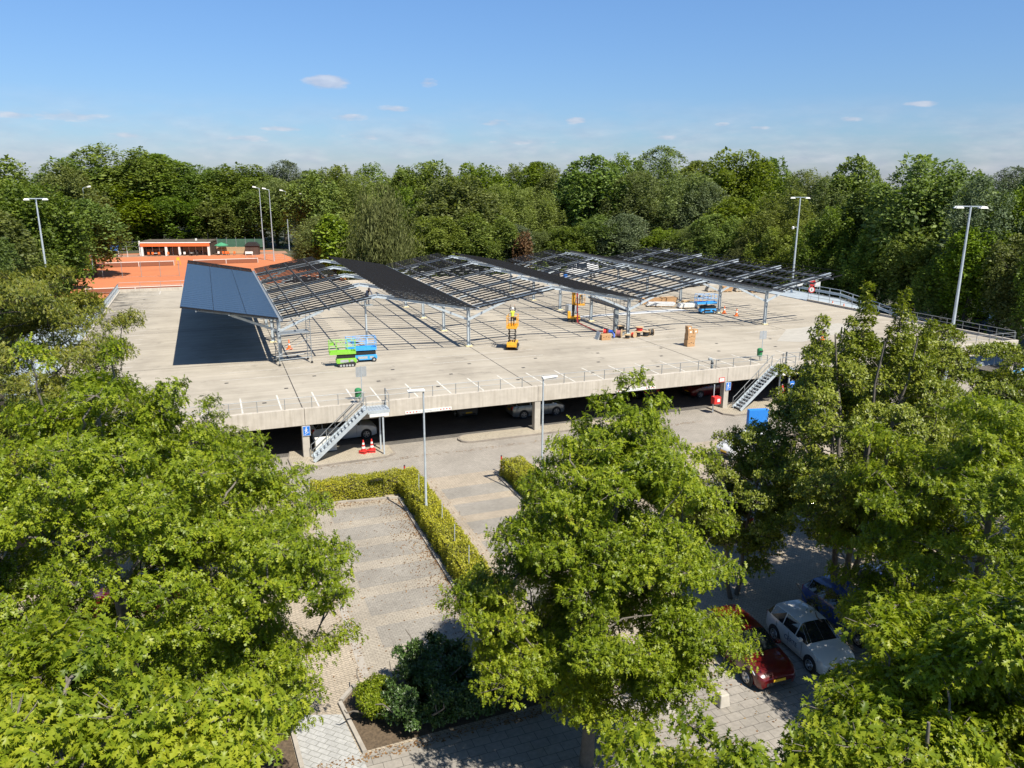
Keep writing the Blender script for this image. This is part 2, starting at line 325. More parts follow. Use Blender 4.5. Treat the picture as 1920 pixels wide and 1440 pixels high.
tag(mk.build('kerb', M_KERB), kind='structure')
M_KERBD = pmat('weathered_kerb', (.24, .21, .175), .9, var=.2, scale=3, dirt=(.13, .115, .095))
def island(pts):
    tag(MB().prism(pts, 0, .12).build('kerb', M_KERBD), kind='structure')
    c = (sum(p[0] for p in pts)/len(pts), sum(p[1] for p in pts)/len(pts))
    sheet('pavement', [(c[0]+(x-c[0])*.975, c[1]+(y-c[1])*.94) for x, y in pts], .124, M_ISL)
M_ISL = paver_mat('yellow_island_clinkers', (.43, .378, .29), (.37, .325, .25), (.17, .15, .115), .22, .11, 0, .15)
def lozenge(x0, x1, y0, y1):
    r = (y1-y0)/2; n = 7; yc = (y0+y1)/2
    return [(x0+r-r*math.sin(math.pi*k/(n-1)), yc+r*math.cos(math.pi*k/(n-1))) for k in range(n)]+[(x1-r+r*math.sin(math.pi*k/(n-1)), yc-r*math.cos(math.pi*k/(n-1))) for k in range(n)]
island([(-1.25, .2), (-1.2, -1.3), (-.7, -1.85), (.6, -1.85), (5.0, -1.65), (5.75, -1.15), (5.7, .6), (3.2, 1.7), (-1.0, 1.7)])
island(lozenge(10.6, 23.6, -.75, .95))
island([(32.4, .9), (32.5, -1.2), (33.1, -1.9), (39.4, -1.9), (40.2, -1.2), (40.1, .9)])

# ------------------------------------------------------------------ parking deck
B = 16.8; X0, X1, YD, ZD = -16.95, 67.1, 66.8, 3.276
deck = empty('parking_deck', (0, 0, 0), 0, 'long two level concrete parking deck with pale parapet and tan open top', 'parking deck')
MB().box(X0+.3, X1-.3, .32, YD-.32, 2.62, ZD).build('slab', M_DECK, deck)
for k in range(-1, 4):
    MB().box(k*B+.012, (k+1)*B-.012, 0, .31, 2.37, 3.52).build('parapet', M_PARA, deck, bevel=.012)
MB().box(X0, X0+.29, .32, YD-.32, 2.37, 3.42).build('parapet', M_PARA, deck)
MB().box(X0, X1, YD-.31, YD, 2.37, 3.62).build('parapet', M_PARA, deck)
MB().box(X1-.29, X1, .32, 28.6, 2.37, 3.52).build('parapet', M_PARA, deck)
MB().box(X1-.29, X1, 38.2, YD-.32, 2.37, 3.52).build('parapet', M_PARA, deck)
for k in range(-1, 5):
    for y in (.26, 16.4, 33.2, 50, 66.3):
        x = k*B+(.12 if k < 0 else (-.32 if k == 4 else 0))
        MB().box(x-.23, x+.23, y-.22, y+.3, 0, 2.62 if y > 1 else 2.366).build('column', M_CONC, deck, bevel=.02)
# joints, stall lines and drains are thin marks on the slab
mj = MB()
for k in range(0, 4): mj.box(k*B-.035, k*B+.035, .33, YD-.4, ZD+.001, ZD+.005)
for y in (16.4, 33.2, 50): mj.box(X0+.4, X1-.4, y-.015, y+.015, ZD+.001, ZD+.004)
mj.build('expansion_joint', M_JOINT, deck)
ml = MB()
XL = [1.1, 3.58, 5.32]+[8.0+2.47*k for k in range(24)]+[-1.35-2.47*k for k in range(6)]
for x in XL:
    if x < X1-1: MB().box(x-.055, x+.055, .5, 5.02, ZD+.004, ZD+.008).build('stall_marking', M_LINE, deck)
mf = MB()
for k in range(23):
    y = 10.7+2.42*k
    for xc in (0, 16.8, 33.6, 50.4): mf.box(xc-5.0, xc+5.0, y-.045, y+.045, ZD+.004, ZD+.0075)
    mf.box(-16.3, -11.6, y-.05, y+.05, ZD+.004, ZD+.0075); mf.box(61.6, 66.4, y-.05, y+.05, ZD+.004, ZD+.0075)
mf.box(-11.65, -11.5, 62.5, 66.2, ZD+.004, ZD+.008); mf.box(-16.3, -11.5, 62.4, 62.5, ZD+.004, ZD+.008)
mf.box(54.6, 54.72, 5, 10, ZD+.004, ZD+.008); mf.box(54.7, 66, 5.6, 5.72, ZD+.004, ZD+.008)
tag(mf.build('faded_markings', M_LINEF, deck), kind='stuff')
MB().poly([(50.6, 13.2, ZD+.006), (58.6, 14.4, ZD+.006), (59.2, 11.2, ZD+.006), (47.6, 7.4, ZD+.006), (45.6, 8.6, ZD+.006)]).build('repair_patch', pmat('grey_screed_patch', (.365, .345, .30), .85, var=.1, scale=1.5), deck)
md = MB()
for k in range(40):
    x = -15+2.1*k+rng.uniform(-.3, .3); y = (3.3, 6.6, 9.8)[k % 3]+rng.uniform(-.2, .2)
    if x < 66: MB().box(x-.14, x+.14, y-.12, y+.12, ZD+.004, ZD+.009).build('drain', M_DARK, deck)
for k in range(12): MB().box(-13.3, -13.05, 14+4*k, 14.22+4*k, ZD+.004, ZD+.009).build('drain', M_DARK, deck)
def railing(p, q, z, step, h=.74, parent=None, skip=None, r=.022):
    p, q = Vector(p), Vector(q); L = (q-p).length; n = max(1, round(L/step)); d = (q-p)/n
    u = Vector((0, 0, h)); rl = MB().tube([p+u, q+u], r, 6).tube([p+u*.5, q+u*.5], r*.75, 6)
    o = rl.build('railing', M_RAILG, parent)
    for k in range(n+1):
        a = p+d*k; MB().box(a.x-.02, a.x+.02, a.y-.02, a.y+.02, a.z-.06, a.z+h).build('railing_post', M_RAILG, o)
    return o
railing((-16.8, .2, 3.52), (4.0, .2, 3.52), 0, 1.69, parent=deck)
railing((5.45, .2, 3.52), (37.6, .2, 3.52), 0, 1.69, parent=deck)
railing((39.2, .2, 3.52), (66.9, .2, 3.52), 0, 1.69, parent=deck)
railing((66.9, .3, 3.52), (66.9, 28.5, 3.52), 0, 1.9, .85, parent=deck, r=.03)
railing((-16.7, YD-.2, 3.62), (40, YD-.2, 3.62), 0, 2.6, .9, parent=deck, r=.028)
railing((40, YD-.2, 3.62), (66.8, YD-.2, 3.62), 0, 2.6, .9, parent=deck, r=.028)
lr = railing((-16.82, 30, 3.42), (-16.82, YD-.3, 3.42), 0, 2.0, 1.0, parent=deck, r=.028)
mb = MB()
for k in range(170): y = 30+k*.215; mb.box(-16.83, -16.81, y-.008, y+.008, 3.5, 4.4)
mb.build('railing_bars', M_GALV, deck)
railing((-16.82, .5, 3.42), (-16.82, 26, 3.42), 0, 2.0, 1.0, parent=deck, r=.028)
# exit ramps on both ends
def ramp_thing(xa, xb, pts, label, side):
    t = empty('exit_ramp', (xa, pts[0][0], 0), 0, label, 'ramp'); o = Vector((xa, pts[0][0], 0))
    M = Matrix.Translation(-o); m = MB()
    for (y0, z0), (y1, z1) in zip(pts, pts[1:]):
        m.hexa([(xa, y0, max(0, z0-.4)), (xb, y0, max(0, z0-.4)), (xb, y1, max(0, z1-.4)), (xa, y1, max(0, z1-.4)), (xa, y0, z0), (xb, y0, z0), (xb, y1, z1), (xa, y1, z1)][::1] if y1 > y0 else [(xa, y1, max(0, z1-.4)), (xb, y1, max(0, z1-.4)), (xb, y0, max(0, z0-.4)), (xa, y0, max(0, z0-.4)), (xa, y1, z1), (xb, y1, z1), (xb, y0, z0), (xa, y0, z0)])
    m.xf(M).build('roadway', pmat('blue_grey_ramp_coating', (.30, .35, .39), .8, var=.12, scale=1), t)
    xe = xb-.1 if side > 0 else xa+.1
    g = MB(); r = MB().tube([(xe, y, z+1.15) for y, z in pts], .035, 6)
    for (y0, z0), (y1, z1) in zip(pts, pts[1:]):
        for dz in (.48, .66): g.beam((xe, y0, z0+dz), (xe, y1, z1+dz), .09, .13)
        g.beam((xe+.03*side, y0, z0+.57), (xe+.03*side, y1, z1+.57), .03, .1)
    g.xf(M).build('guardrail', M_GALV, t); r.xf(M).build('handrail', M_GALV, t)
    for (y0, z0), (y1, z1) in zip(pts, pts[1:]):
        n = max(1, round(abs(y1-y0)/2))
        for k in range(n):
            f = k/n; y = y0+(y1-y0)*f; z = z0+(z1-z0)*f
            MB().box(xe-.04, xe+.04, y-.04, y+.04, max(0, z-.3), z+1.15).xf(M).build('post', M_GALV, t)
    return t
ramp_thing(67.12, 72.4, [(38.2, ZD+.01), (28.6, ZD), (22, 2.5), (12, 1.0), (4, .03)], 'blue grey exit ramp with guardrail sloping down the far right side of the deck', 1)
rl = ramp_thing(-22.4, -16.97, [(49, ZD), (41, ZD-.02), (34, 2.3), (22, .5), (18, .03)], 'pale blue grey ramp with guardrail on the left end of the deck behind the oak', -1)
g = MB().beam((-22.3, 49, .9+ZD-.2), (-17, 49, .9+ZD-.2), .1, .32); g.xf(Matrix.Translation((22.4, -49, 0))).build('end_guardrail', M_GALV, rl)

# ------------------------------------------------------------------ solar canopy on the deck
can = empty('solar_canopy', (0, 16.5, ZD), 0, 'zigzag steel solar canopy with black rails and one panelled wing on the deck', 'solar canopy')
CM = Matrix.Translation((0, -16.5, -ZD)); TA = .18
FY = [16.5+8.16*k for k in range(5)]
def zb(t): return 7.02+TA*t
YF, RP, NR = 13.85, 1.165, 33
wings = [(0, -1), (0, 1), (1, -1), (1, 1), (2, -1), (2, 1), (3, -1), (3, 1)]
for j, y in enumerate(FY):
    for c in range(4):
        x = c*B
        col = MB().ibeam((x, y, ZD+.02), (x, y, 6.88), .26, .26, .024, (1, 0, 0)).box(x-.2, x+.2, y-.2, y+.2, ZD+.10, ZD+.13).box(x-.1, x+.1, y-.16, y+.16, 5.7, 6.0).xf(CM).build('column', M_GALV, can)
        MB().box(x-.3, x+.3, y-.28, y+.28, ZD+.001, ZD+.1).xf(CM).build('footing', M_CREAM, col)
        for s in (-1, 1):
            T = 8.4 if not (c == 0 and s < 0) else 6.2
            if c == 3 and s > 0: T = 8.45
            MB().ibeam((x+s*.02, y, zb(0)-.16), (x+s*(T-.012), y, zb(T)-.16), .2, .32, .03).xf(CM).build('beam', M_GALV, can)
            MB().beam((x+s*.14, y, 5.83), (x+s*3.65, y, zb(3.65)-.36), .14, .2).box(x+s*3.65-.12, x+s*3.65+.12, y-.11, y+.11, zb(3.65)-.42, zb(3.65)-.3).xf(CM).build('strut', M_GALV, can)
for c in range(4):
    x = c*B
    m = MB()
    for a, b in zip(FY, FY[1:]): m.ibeam((x, a+.15, 6.7), (x, b-.15, 6.7), .24, .3, .03)
    m.xf(CM).build('valley_girder', M_GALVD, can)
    MB().box(x-.16, x+.16, YF, YF+RP*NR, 7.06, 7.08).box(x-.16, x-.14, YF, YF+RP*NR, 7.08, 7.2).box(x+.14, x+.16, YF, YF+RP*NR, 7.08, 7.2).xf(CM).build('gutter', M_GALVD, can)
for (c, s) in wings:
    x = c*B
    for t in (1.5, 3.9, 6.3):
        MB().box(x+s*t-.05, x+s*t+.05, YF, YF+RP*NR, zb(t)+.003, zb(t)+.2).xf(CM).build('purlin', M_GALVD, can)
def rail_mb(m, c, s, k):
    x = c*B; y = YF+RP*k; t0, t1 = .18, 7.42
    for dy in (-.035,):
        m.beam((x+s*t0, y+dy, zb(t0)+.245), (x+s*t1, y+dy, zb(t1)+.245), .10, .10)
    return m
nrail = 0; rest = {}
order = sorted([(k, c, s) for (c, s) in wings for k in range(NR+1)], key=lambda q: (q[0]+(0 if q[2] < 0 else 3), q[1]))
for k, c, s in order:
    if nrail < 100 and not (c == 0 and s < 0 and k < 30):
        rail_mb(MB(), c, s, k).xf(CM).build('mounting_rail', M_BLACK, can); nrail += 1
    else: rail_mb(rest.setdefault(0, MB()), c, s, k)
tag(rest[0].xf(CM).build('mounting_rails', M_BLACK, can), kind='stuff')
# blue black panels on the left wing, three across
m_pan = bpy.data.materials.new('solar_glass'); m_pan.use_nodes = True
def _pan():
    nt = m_pan.node_tree; b = nt.nodes['Principled BSDF']; tc = N(nt, 'ShaderNodeTexCoord')
    br = N(nt, 'ShaderNodeTexBrick'); br.offset = 0; br.inputs['Scale'].default_value = 1; br.inputs['Brick Width'].default_value = .6; br.inputs['Row Height'].default_value = .19; br.inputs['Mortar Size'].default_value = .012
    br.inputs['Color1'].default_value = (.016, .027, .05, 1); br.inputs['Color2'].default_value = (.019, .031, .055, 1); br.inputs['Mortar'].default_value = (.03, .04, .06, 1)
    nt.links.new(tc.outputs['Object'], br.inputs['Vector']); nt.links.new(br.outputs[0], b.inputs['Base Color'])
    b.inputs['Roughness'].default_value = .25; b.inputs['IOR'].default_value = 1.33; b.inputs['Specular IOR Level'].default_value = .4
_pan()
PW = 2.405
for k in range(29):
    for i in range(3):
        t0 = .2+i*PW+.018; t1 = t0+PW-.036; y0 = YF+RP*k+.012; y1 = y0+RP-.09
        p = lambda t, y, h: (-t*1.0, y, zb(t)+.292+h)
        MB().hexa([p(t1, y0, 0), p(t0, y0, 0), p(t0, y1, 0), p(t1, y1, 0), p(t1, y0, .035), p(t0, y0, .035), p(t0, y1, .035), p(t1, y1, .035)]).xf(CM).build('solar_panel', m_pan, can)
m = MB()
for i in (1, 2):
    t = .2+i*PW; m.hexa([(-t-.05, YF, zb(t)+.289-.03), (-t+.05, YF, zb(t)+.289-.03), (-t+.05, YF+RP*29, zb(t)+.289-.03), (-t-.05, YF+RP*29, zb(t)+.289-.03), (-t-.05, YF, zb(t)+.28), (-t+.05, YF, zb(t)+.28), (-t+.05, YF+RP*29, zb(t)+.28), (-t-.05, YF+RP*29, zb(t)+.28)])
m.xf(CM).build('seam_strip', M_BLACK, can)
# low girder with hangers between the first two columns of the third row
m = MB().ibeam((33.55, 16.7, 5.75), (33.55, 24.5, 5.75), .3, .4, .03)
for k in range(9): m.beam((33.5, 17.3+.8*k, 5.95), (33.5, 17.3+.8*k, 6.55), .05, .03)
m.xf(CM).build('low_girder', M_GALVD, can)
MB().beam((58.7, 49.2, zb(8.3)+.2), (59.9, 16.4, zb(9.2)), .05, .05).xf(CM).build('edge_bar', M_BLACK, can)
cab = empty('inverter_cabinet', (32.7, 17.4, ZD), 0, 'tall narrow grey steel cabinet beside the third canopy column', 'cabinet')
MB().box(-.22, .22, -.16, .16, .12, 2.5).build('body', M_GALVD, cab, bevel=.015); MB().box(-.25, .25, -.19, .19, 0, .12).build('plinth', M_DARK, cab); MB().box(-.2, .2, -.18, -.163, .3, 2.4).build('door', M_PIPEG, cab)
# ------------------------------------------------------------------ steel stairs up to the deck
def staircase(loc, label):
    t = empty('steel_staircase', loc, 0, label, 'staircase')
    # foot at x=0, platform from x=3.6 to 5.0, y from -1.25 (outer) to -.12
    ya, yb, L, H = -1.22, -.2, 3.55, 3.16
    for y in (ya, yb):
        MB().beam((-.12, y, -.02+.12), (L+.02, y, H+.1), .05, .24, (0, 0, 1)).build('stringer', M_GALV, t)
    n = 15
    for k in range(n):
        x = L*(k+.5)/n; z = .1+H*(k+.5)/n
        m = MB().box(x-.14, x+.14, ya+.03, yb-.03, z, z+.03).box(x-.14, x-.11, ya+.03, yb-.03, z-.05, z)
        m.build('tread', M_GALV, t)
    m = MB().box(L, L+1.45, ya, yb+.35, H-.02, H+.02).box(L, L+1.45, ya-.03, ya, H-.2, H+.02).box(L+1.45, L+1.48, ya-.03, .15, H-.2, H+.02)
    m.build('platform', M_GALV, t)
    g = MB()
    for k in range(7): g.box(L+.1+.2*k, L+.12+.2*k, ya+.02, yb+.33, H+.021, H+.032)
    for k in range(5): g.box(L+.03, L+1.42, ya+.1+.22*k, ya+.12+.22*k, H+.021, H+.03)
    g.build('grating', M_GALVD, t)
    for y in (ya+.06, -.06): MB().box(L+.95, L+1.05, y-.05, y+.05, 0, H-.2).box(L+.88, L+1.12, y-.1, y+.1, 0, .02).build('post', M_GALV, t)
    for y in (ya, yb):
        h = MB().tube([(-.15, y, .15), (-.15, y, .95), (.05, y, 1.08), (L-.1, y, H+1.02), (L+.1, y, H+1.06)]+([(L+1.45, y, H+1.06)] if y == ya else []), .026, 6)
        h.tube([(-.02, y, .6), (L, y, H+.55)]+([(L+1.45, y, H+.55)] if y == ya else []), .018, 6)
        for x in (.9, 2.2, 3.45): h.box(x-.02, x+.02, y-.02, y+.02, .1+H*x/L, 1.03+H*x/L)
        if y == ya: h.box(L+1.42, L+1.46, y-.02, y+.02, H, H+1.06)
        h.build('handrail', M_RAILG, t)
    gt = MB().tube([(L+1.44, -.1, H), (L+1.44, -.1, H+1.15), (L+1.44, ya, H+1.06)], .022, 6).tube([(L+1.44, -.1, H+.6), (L+1.44, ya, H+.55)], .018, 6).box(L+1.4, L+1.48, -.16, -.04, H, H+1.2)
    gt.build('side_gate', M_RAILG, t)
    MB().box(L+.1, L+1.4, ya-.05, ya-.034, H-.42, H-.21).build('sign_board', M_WHITE, t)
    return t
st1 = staircase((.42, 0, .1), 'grey steel staircase by the white car and the two striped cones')
st2 = staircase((34.3, 0, .1), 'grey steel staircase behind the trees beside the red box column')
t = empty('white_cabinet', (1.35, .75, .124), R(4), 'low white cabinet behind the lower steps of the first staircase', 'cabinet')
MB().box(-.72, .72, -.2, .2, .06, 1.05).build('body', M_WHITE, t, bevel=.02); MB().box(-.7, .7, -.18, .18, 0, .06).build('plinth', M_DARK, t); MB().box(-.01, .01, -.206, -.2, .1, 1.0).build('door_seam', M_PIPEG, t)
def text_mesh(name, body, size, mat, M, parent=None, ext=.002):
    cu = bpy.data.curves.new(name, 'FONT'); cu.body = body; cu.size = size; cu.extrude = ext; cu.align_x = 'CENTER'; cu.align_y = 'CENTER'
    o = bpy.data.objects.new(name, cu); COL.objects.link(o); dg = bpy.context.evaluated_depsgraph_get()
    me = bpy.data.meshes.new_from_object(o.evaluated_get(dg)); bpy.data.objects.remove(o); me.materials.clear(); me.materials.append(mat)
    me.transform(M); q = bpy.data.objects.new(name, me); COL.objects.link(q)
    if parent: q.parent = parent
    return q
FRONT = Matrix.Rotation(R(90), 4, 'X')          # text standing up, read from -Y
# height warning boards on the parapet
for x, w, lb in [(8.45, 3.35, 'white height limit board with red blocks beside the first staircase'), (25.1, 3.4, 'white height limit board with red blocks right of the middle column'), (42.0, 3.4, 'white height limit board with red blocks beside the second staircase')]:
    t = empty('height_limit_sign', (x, -.03, 2.54), 0, lb, 'sign', 'height limit boards on the parapet')
    MB().box(-w/2, w/2, -.012, .012, -.11, .11).build('board', M_WHITE, t)
    m = MB()
    for s in (-1, 1):
        for k in range(4): a = s*(w/2-.14-.22*k); m.box(a-.055, a+.055, -.016, -.0125, -.035, .035)
    m.build('red_blocks', M_RED, t)
    text_mesh('lettering', 'Max. doorrijhoogte 2.00 mtr', .13, M_PIPEG, Matrix.Translation((0, -.0145, 0)) @ FRONT, t)
# stair symbols on columns
def stair_sign(loc, label):
    t = empty('stair_sign', loc, 0, label, 'sign', 'blue stair signs on the columns')
    MB().box(-.24, .24, -.012, .012, -.34, .34).build('board', M_WHITE, t)
    MB().box(-.22, .22, -.016, -.0125, -.32, .32).build('blue_field', M_BLUE, t)
    m = MB().lathe([(.0, -.021), (.042, -.021), (.042, -.0165), (0, -.0165)], (-.01, 0, .21), 12, 'y') if False else MB()
    n = 12; m.poly([(-.01+.045*math.cos(2*math.pi*k/n), -.0175, .21+.045*math.sin(2*math.pi*k/n)) for k in range(n)][::1])
    def st(a, b, w): m.beam((a[0], -.018, a[1]), (b[0], -.018, b[1]), .002, w, (1, 0, 0) if abs(a[0]-b[0]) < abs(a[1]-b[1]) else (0, 0, 1))
    st((-.02, .16), (-.03, 0), .085); st((-.03, .14), (-.12, .04), .03); st((0, .14), (.08, .05), .03); st((-.02, .01), (.05, -.1), .035); st((-.04, .01), (-.09, -.14), .035)
    for k in range(4): x = -.16+.08*k; st((x, -.25+.05*k), (x+.085, -.25+.05*k), .022); st((x+.08, -.25+.05*k), (x+.08, -.2+.05*k), .022)
    m.build('figure', M_WHITE, t)
    return t
stair_sign((.06, -.015, 1.98), 'blue stair sign on the column beside the white car')
stair_sign((33.72, -.015, 1.98), 'blue stair sign on the column with the red box')
t = empty('letter_sign', (33.03, -.02, 2.58), 0, 'small red framed white sign on the parapet above the red box', 'sign')
MB().box(-.27, .27, -.01, .01, -.19, .19).build('frame', M_RED, t); MB().box(-.22, .22, -.014, -.0105, -.14, .14).build('board', M_WHITE, t); text_mesh('letter', 'B', .2, M_PIPEG, Matrix.Translation((0, -.0165, 0)) @ FRONT, t)
t = empty('red_box', (32.1, -.7, .1), 0, 'red metal box with white label on a post before the column', 'box')
MB().box(-.32, .32, -.25, .25, .75, 1.35).build('housing', M_RED, t, bevel=.03); MB().tube([(-.1, .2, 0), (-.1, .2, 2.3)], .045, 8).build('post', M_GALV, t); MB().box(-.05, .2, -.262, -.252, .95, 1.2).build('notice', M_WHITE, t)
# bin and sign posts
def bin_post(loc, label, lb2):
    t = empty('sign_post', loc, 0, label, 'sign')
    MB().tube([(0, 0, 0), (0, 0, 2.62)], .03, 8).build('post', M_GALV, t)
    MB().box(-.36, -.035, -.02, .0, 1.88, 2.58).build('panel', M_SILV, t); MB().box(.035, .36, -.02, .0, 1.88, 2.58).build('panel', M_SILV, t)
    MB().box(-.36, .36, .002, .02, 2.1, 2.16).build('bracket', M_GALV, t)
    b = empty('litter_bin', (loc[0]-.28, loc[1]-.1, loc[2]), 0, lb2, 'bin', 'green litter bins on the deck')
    MB().lathe([(.17, .42), (.22, .46), (.23, .85), (.24, .98), (.2, 1.08), (.1, 1.13)], (0, 0, 0), 16).build('body', M_GREEN, b, smooth=True)
    MB().box(-.15, .15, -.245, -.2, .82, .95).build('opening', M_DARK, b); MB().tube([(.12, .1, 0), (.12, .1, .5)], .03, 6).build('foot', M_PIPEG, b)
bin_post((4.0, .85, ZD), 'pair of grey sign backs on a post beside the first staircase', 'green litter bin beside the first staircase')
bin_post((38.6, 2.2, ZD), 'pair of grey sign backs on a post beside the second staircase', 'green litter bin beside the second staircase')
t = empty('vent_pipe', (32.35, .5, ZD), 0, 'short grey bent vent pipe behind the railing', 'vent')
MB().tube([(0, 0, 0), (0, 0, .75), (-.05, 0, .92), (-.2, 0, 1.0), (-.34, 0, .97)], .11, 10).build('pipe', M_PIPEG, t, smooth=True); MB().lathe([(.15, 0), (.15, .05)], (0, 0, 0), 12).lathe([(.13, .6), (.13, .66)], (0, 0, 0), 12).build('collar', M_DARK, t)
# ------------------------------------------------------------------ lamps
def street_lamp(loc, rz, label):
    t = empty('street_lamp', loc, rz, label, 'street lamp', 'slim lamp posts in the car park hedges')
    MB().tube([(0, 0, 0), (0, 0, 1.2), (0, 0, 1.25), (0, 0, 7.5)], [.085, .08, .065, .045], 10).build('pole', M_GALV, t, smooth=True)
    MB().hexa([(-.06, -.13, 7.5), (.86, -.11, 7.57), (.86, .11, 7.57), (-.06, .13, 7.5), (-.06, -.13, 7.62), (.86, -.1, 7.63), (.86, .1, 7.63), (-.06, .13, 7.62)]).build('lamp_head', M_WHITE, t, bevel=.02)
    MB().box(.1, .8, -.09, .09, 7.5, 7.512).build('lens', M_SILV, t)
    return t
street_lamp((4.83, -12.66, 0), R(180), 'slim grey street lamp in the long hedge, head pointing left')
street_lamp((11.75, -12.44, 0), 0, 'slim grey street lamp in the second hedge, head pointing right')
def mast(loc, H, label, rz, cams=False):
    t = empty('lamp_mast', loc, rz, label, 'lamp mast', 'tall galvanised lamp masts around the deck')
    MB().tube([(0, 0, 0), (0, 0, H*.5), (0, 0, H)], [.17, .13, .08], 12).build('mast', M_GALV, t, smooth=True)
    MB().beam((-.95, 0, H), (.95, 0, H), .09, .09).beam((0, -.35, H+.02), (0, .35, H+.02), .07, .07).build('crossbar', M_GALV, t)
    for s in (-1, 1):
        for y in (-.28, .28):
            MB().hexa([(s*.95-.32, y-.2, H-.16), (s*.95+.32, y-.2, H-.16), (s*.95+.32, y+.2, H-.16), (s*.95-.32, y+.2, H-.16), (s*.95-.2, y-.12, H+.02), (s*.95+.2, y-.12, H+.02), (s*.95+.2, y+.12, H+.02), (s*.95-.2, y+.12, H+.02)]).build('floodlight', M_WHITE, t)
    if cams:
        c = MB().beam((-.1, 0, cams), (-.5, 0, cams+.02), .06, .06).build('camera_arm', M_GALV, t)
        MB().lathe([(.05, -.28), (.16, -.2), (.17, .05), (.08, .12)], (-.58, 0, cams), 10).build('camera', M_WHITE, t, smooth=True)
    return t
def Ppix(x, y, Yv):
    d = FW+RT*((x-960)/FPX)+UP*((720-y)/FPX); k = (Yv-CAM.y)/d.y; return CAM+d*k
mast((57.0, -.9, 0), 16.2, 'tall lamp mast before the right end of the deck with camera', R(-35), 4.2)
mast((70.5, 35.8, 0), 16.2, 'tall lamp mast behind the deck at the top of the right ramp', R(-38), 12.2)
mast((-23.3, 56.4, 0), 15.9, 'tall lamp mast left of the deck among the trees', R(10))
# ------------------------------------------------------------------ cones
def cone_at(loc, label, h=.95, kind='striped', name='traffic_cone', grp='red and white striped cones by the first staircase'):
    t = empty(name, loc, rng.uniform(0, 3), label, 'traffic cone', grp)
    base = M_RED if kind == 'striped' else M_ORANGE
    MB().box(-.24, .24, -.24, .24, 0, .09).build('base', base, t, bevel=.02)
    if kind == 'striped': MB().box(-.25, .25, -.25, .25, .14, .2).build('weight', base, t, bevel=.02); MB().box(-.22, .22, -.22, .22, .09, .14).build('spacer', M_DARK, t)
    z0 = .2 if kind == 'striped' else .09
    prof = [(.16, 0), (.035, 1)]
    def seg(a, b, mat, nm):
        MB().lathe([(.16-.125*a, z0+(h-z0)*a), (.16-.125*b, z0+(h-z0)*b)], (0, 0, 0), 14).build(nm, mat, t, smooth=True)
    if kind == 'striped':
        for k, (a, b) in enumerate([(0, .22), (.22, .4), (.4, .58), (.58, .76), (.76, 1)]): seg(a, b-.002, base if k % 2 == 0 else M_WHITE, 'cone_body' if k % 2 == 0 else 'reflective_band')
    else:
        for k, (a, b) in enumerate([(0, .38), (.38, .62), (.62, 1)]): seg(a, b-.002, base if k != 1 else M_WHITE, 'cone_body' if k != 1 else 'reflective_band')
    return t
cone_at((3.7, -.45, .104), 'red and white striped cone nearer the staircase')
cone_at((4.28, -.42, .104), 'red and white striped cone nearer the platform posts')
g2 = 'orange cones on the deck and ramp'
cone_at((1.1, 20.7, ZD), 'orange cone under the canopy behind the scaffold', .9, 'o', grp=g2)
cone_at((50.6, 23.9, ZD), 'orange cone just beside the blue lift near the right canopy column', .9, 'o', grp=g2)
cone_at((50.9, 22.0, ZD), 'dark topped orange cone in front of the last canopy row', .9, 'o', grp=g2)
cone_at((50.0, 7.4, ZD), 'orange cone half hidden by the treetops near the grey patch', .95, 'o', grp=g2)
cone_at((67.9, 25.2, 2.94), 'orange cone on the ramp nearer the entry signs', .8, 'o', grp=g2)
cone_at((68.0, 23.4, 2.74), 'orange cone on the ramp farther down the slope', .9, 'o', grp=g2)
# red bollards at the hedge ends, thin stakes in the hedge
for x, y, lb in [(11.3, -7.0, 'red reflector post at the tip of the second hedge'), (5.1, -6.55, 'red reflector post at the corner of the long hedge')]:
    t = empty('reflector_post', (x, y, 0), 0, lb, 'post'); MB().tube([(0, 0, 0), (0, 0, 1.15)], .05, 8).build('post', M_RED, t); MB().lathe([(.055, 1.15), (.055, 1.19), (.02, 1.22)], (0, 0, 0), 8).build('cap', M_DARK, t)
for k, (x, y) in enumerate([(5.05, -10.2), (5.15, -14.6), (5.0, -17.3), (4.95, -19.7)]):
    tag(MB().tube([(x, y, 0), (x+.03, y, 1.95)], .022, 6).build('hedge_stake', M_GALV), 'thin grey stake rising out of the long clipped hedge', 'stake', 'thin stakes in the long hedge')
for x, y, lb in [(8.75, -30.7, 'pale concrete block on the paving under the centre oak'), (10.75, -31.1, 'grey concrete block in the shade nearer the red car')]:
    tag(MB().hexa([(x-.22, y-.22, 0), (x+.22, y-.22, 0), (x+.22, y+.22, 0), (x-.22, y+.22, 0), (x-.17, y-.17, .5), (x+.17, y-.17, .5), (x+.17, y+.17, .5), (x-.17, y+.17, .5)]).build('concrete_block', M_CONC, bevel=.04), lb, 'block')
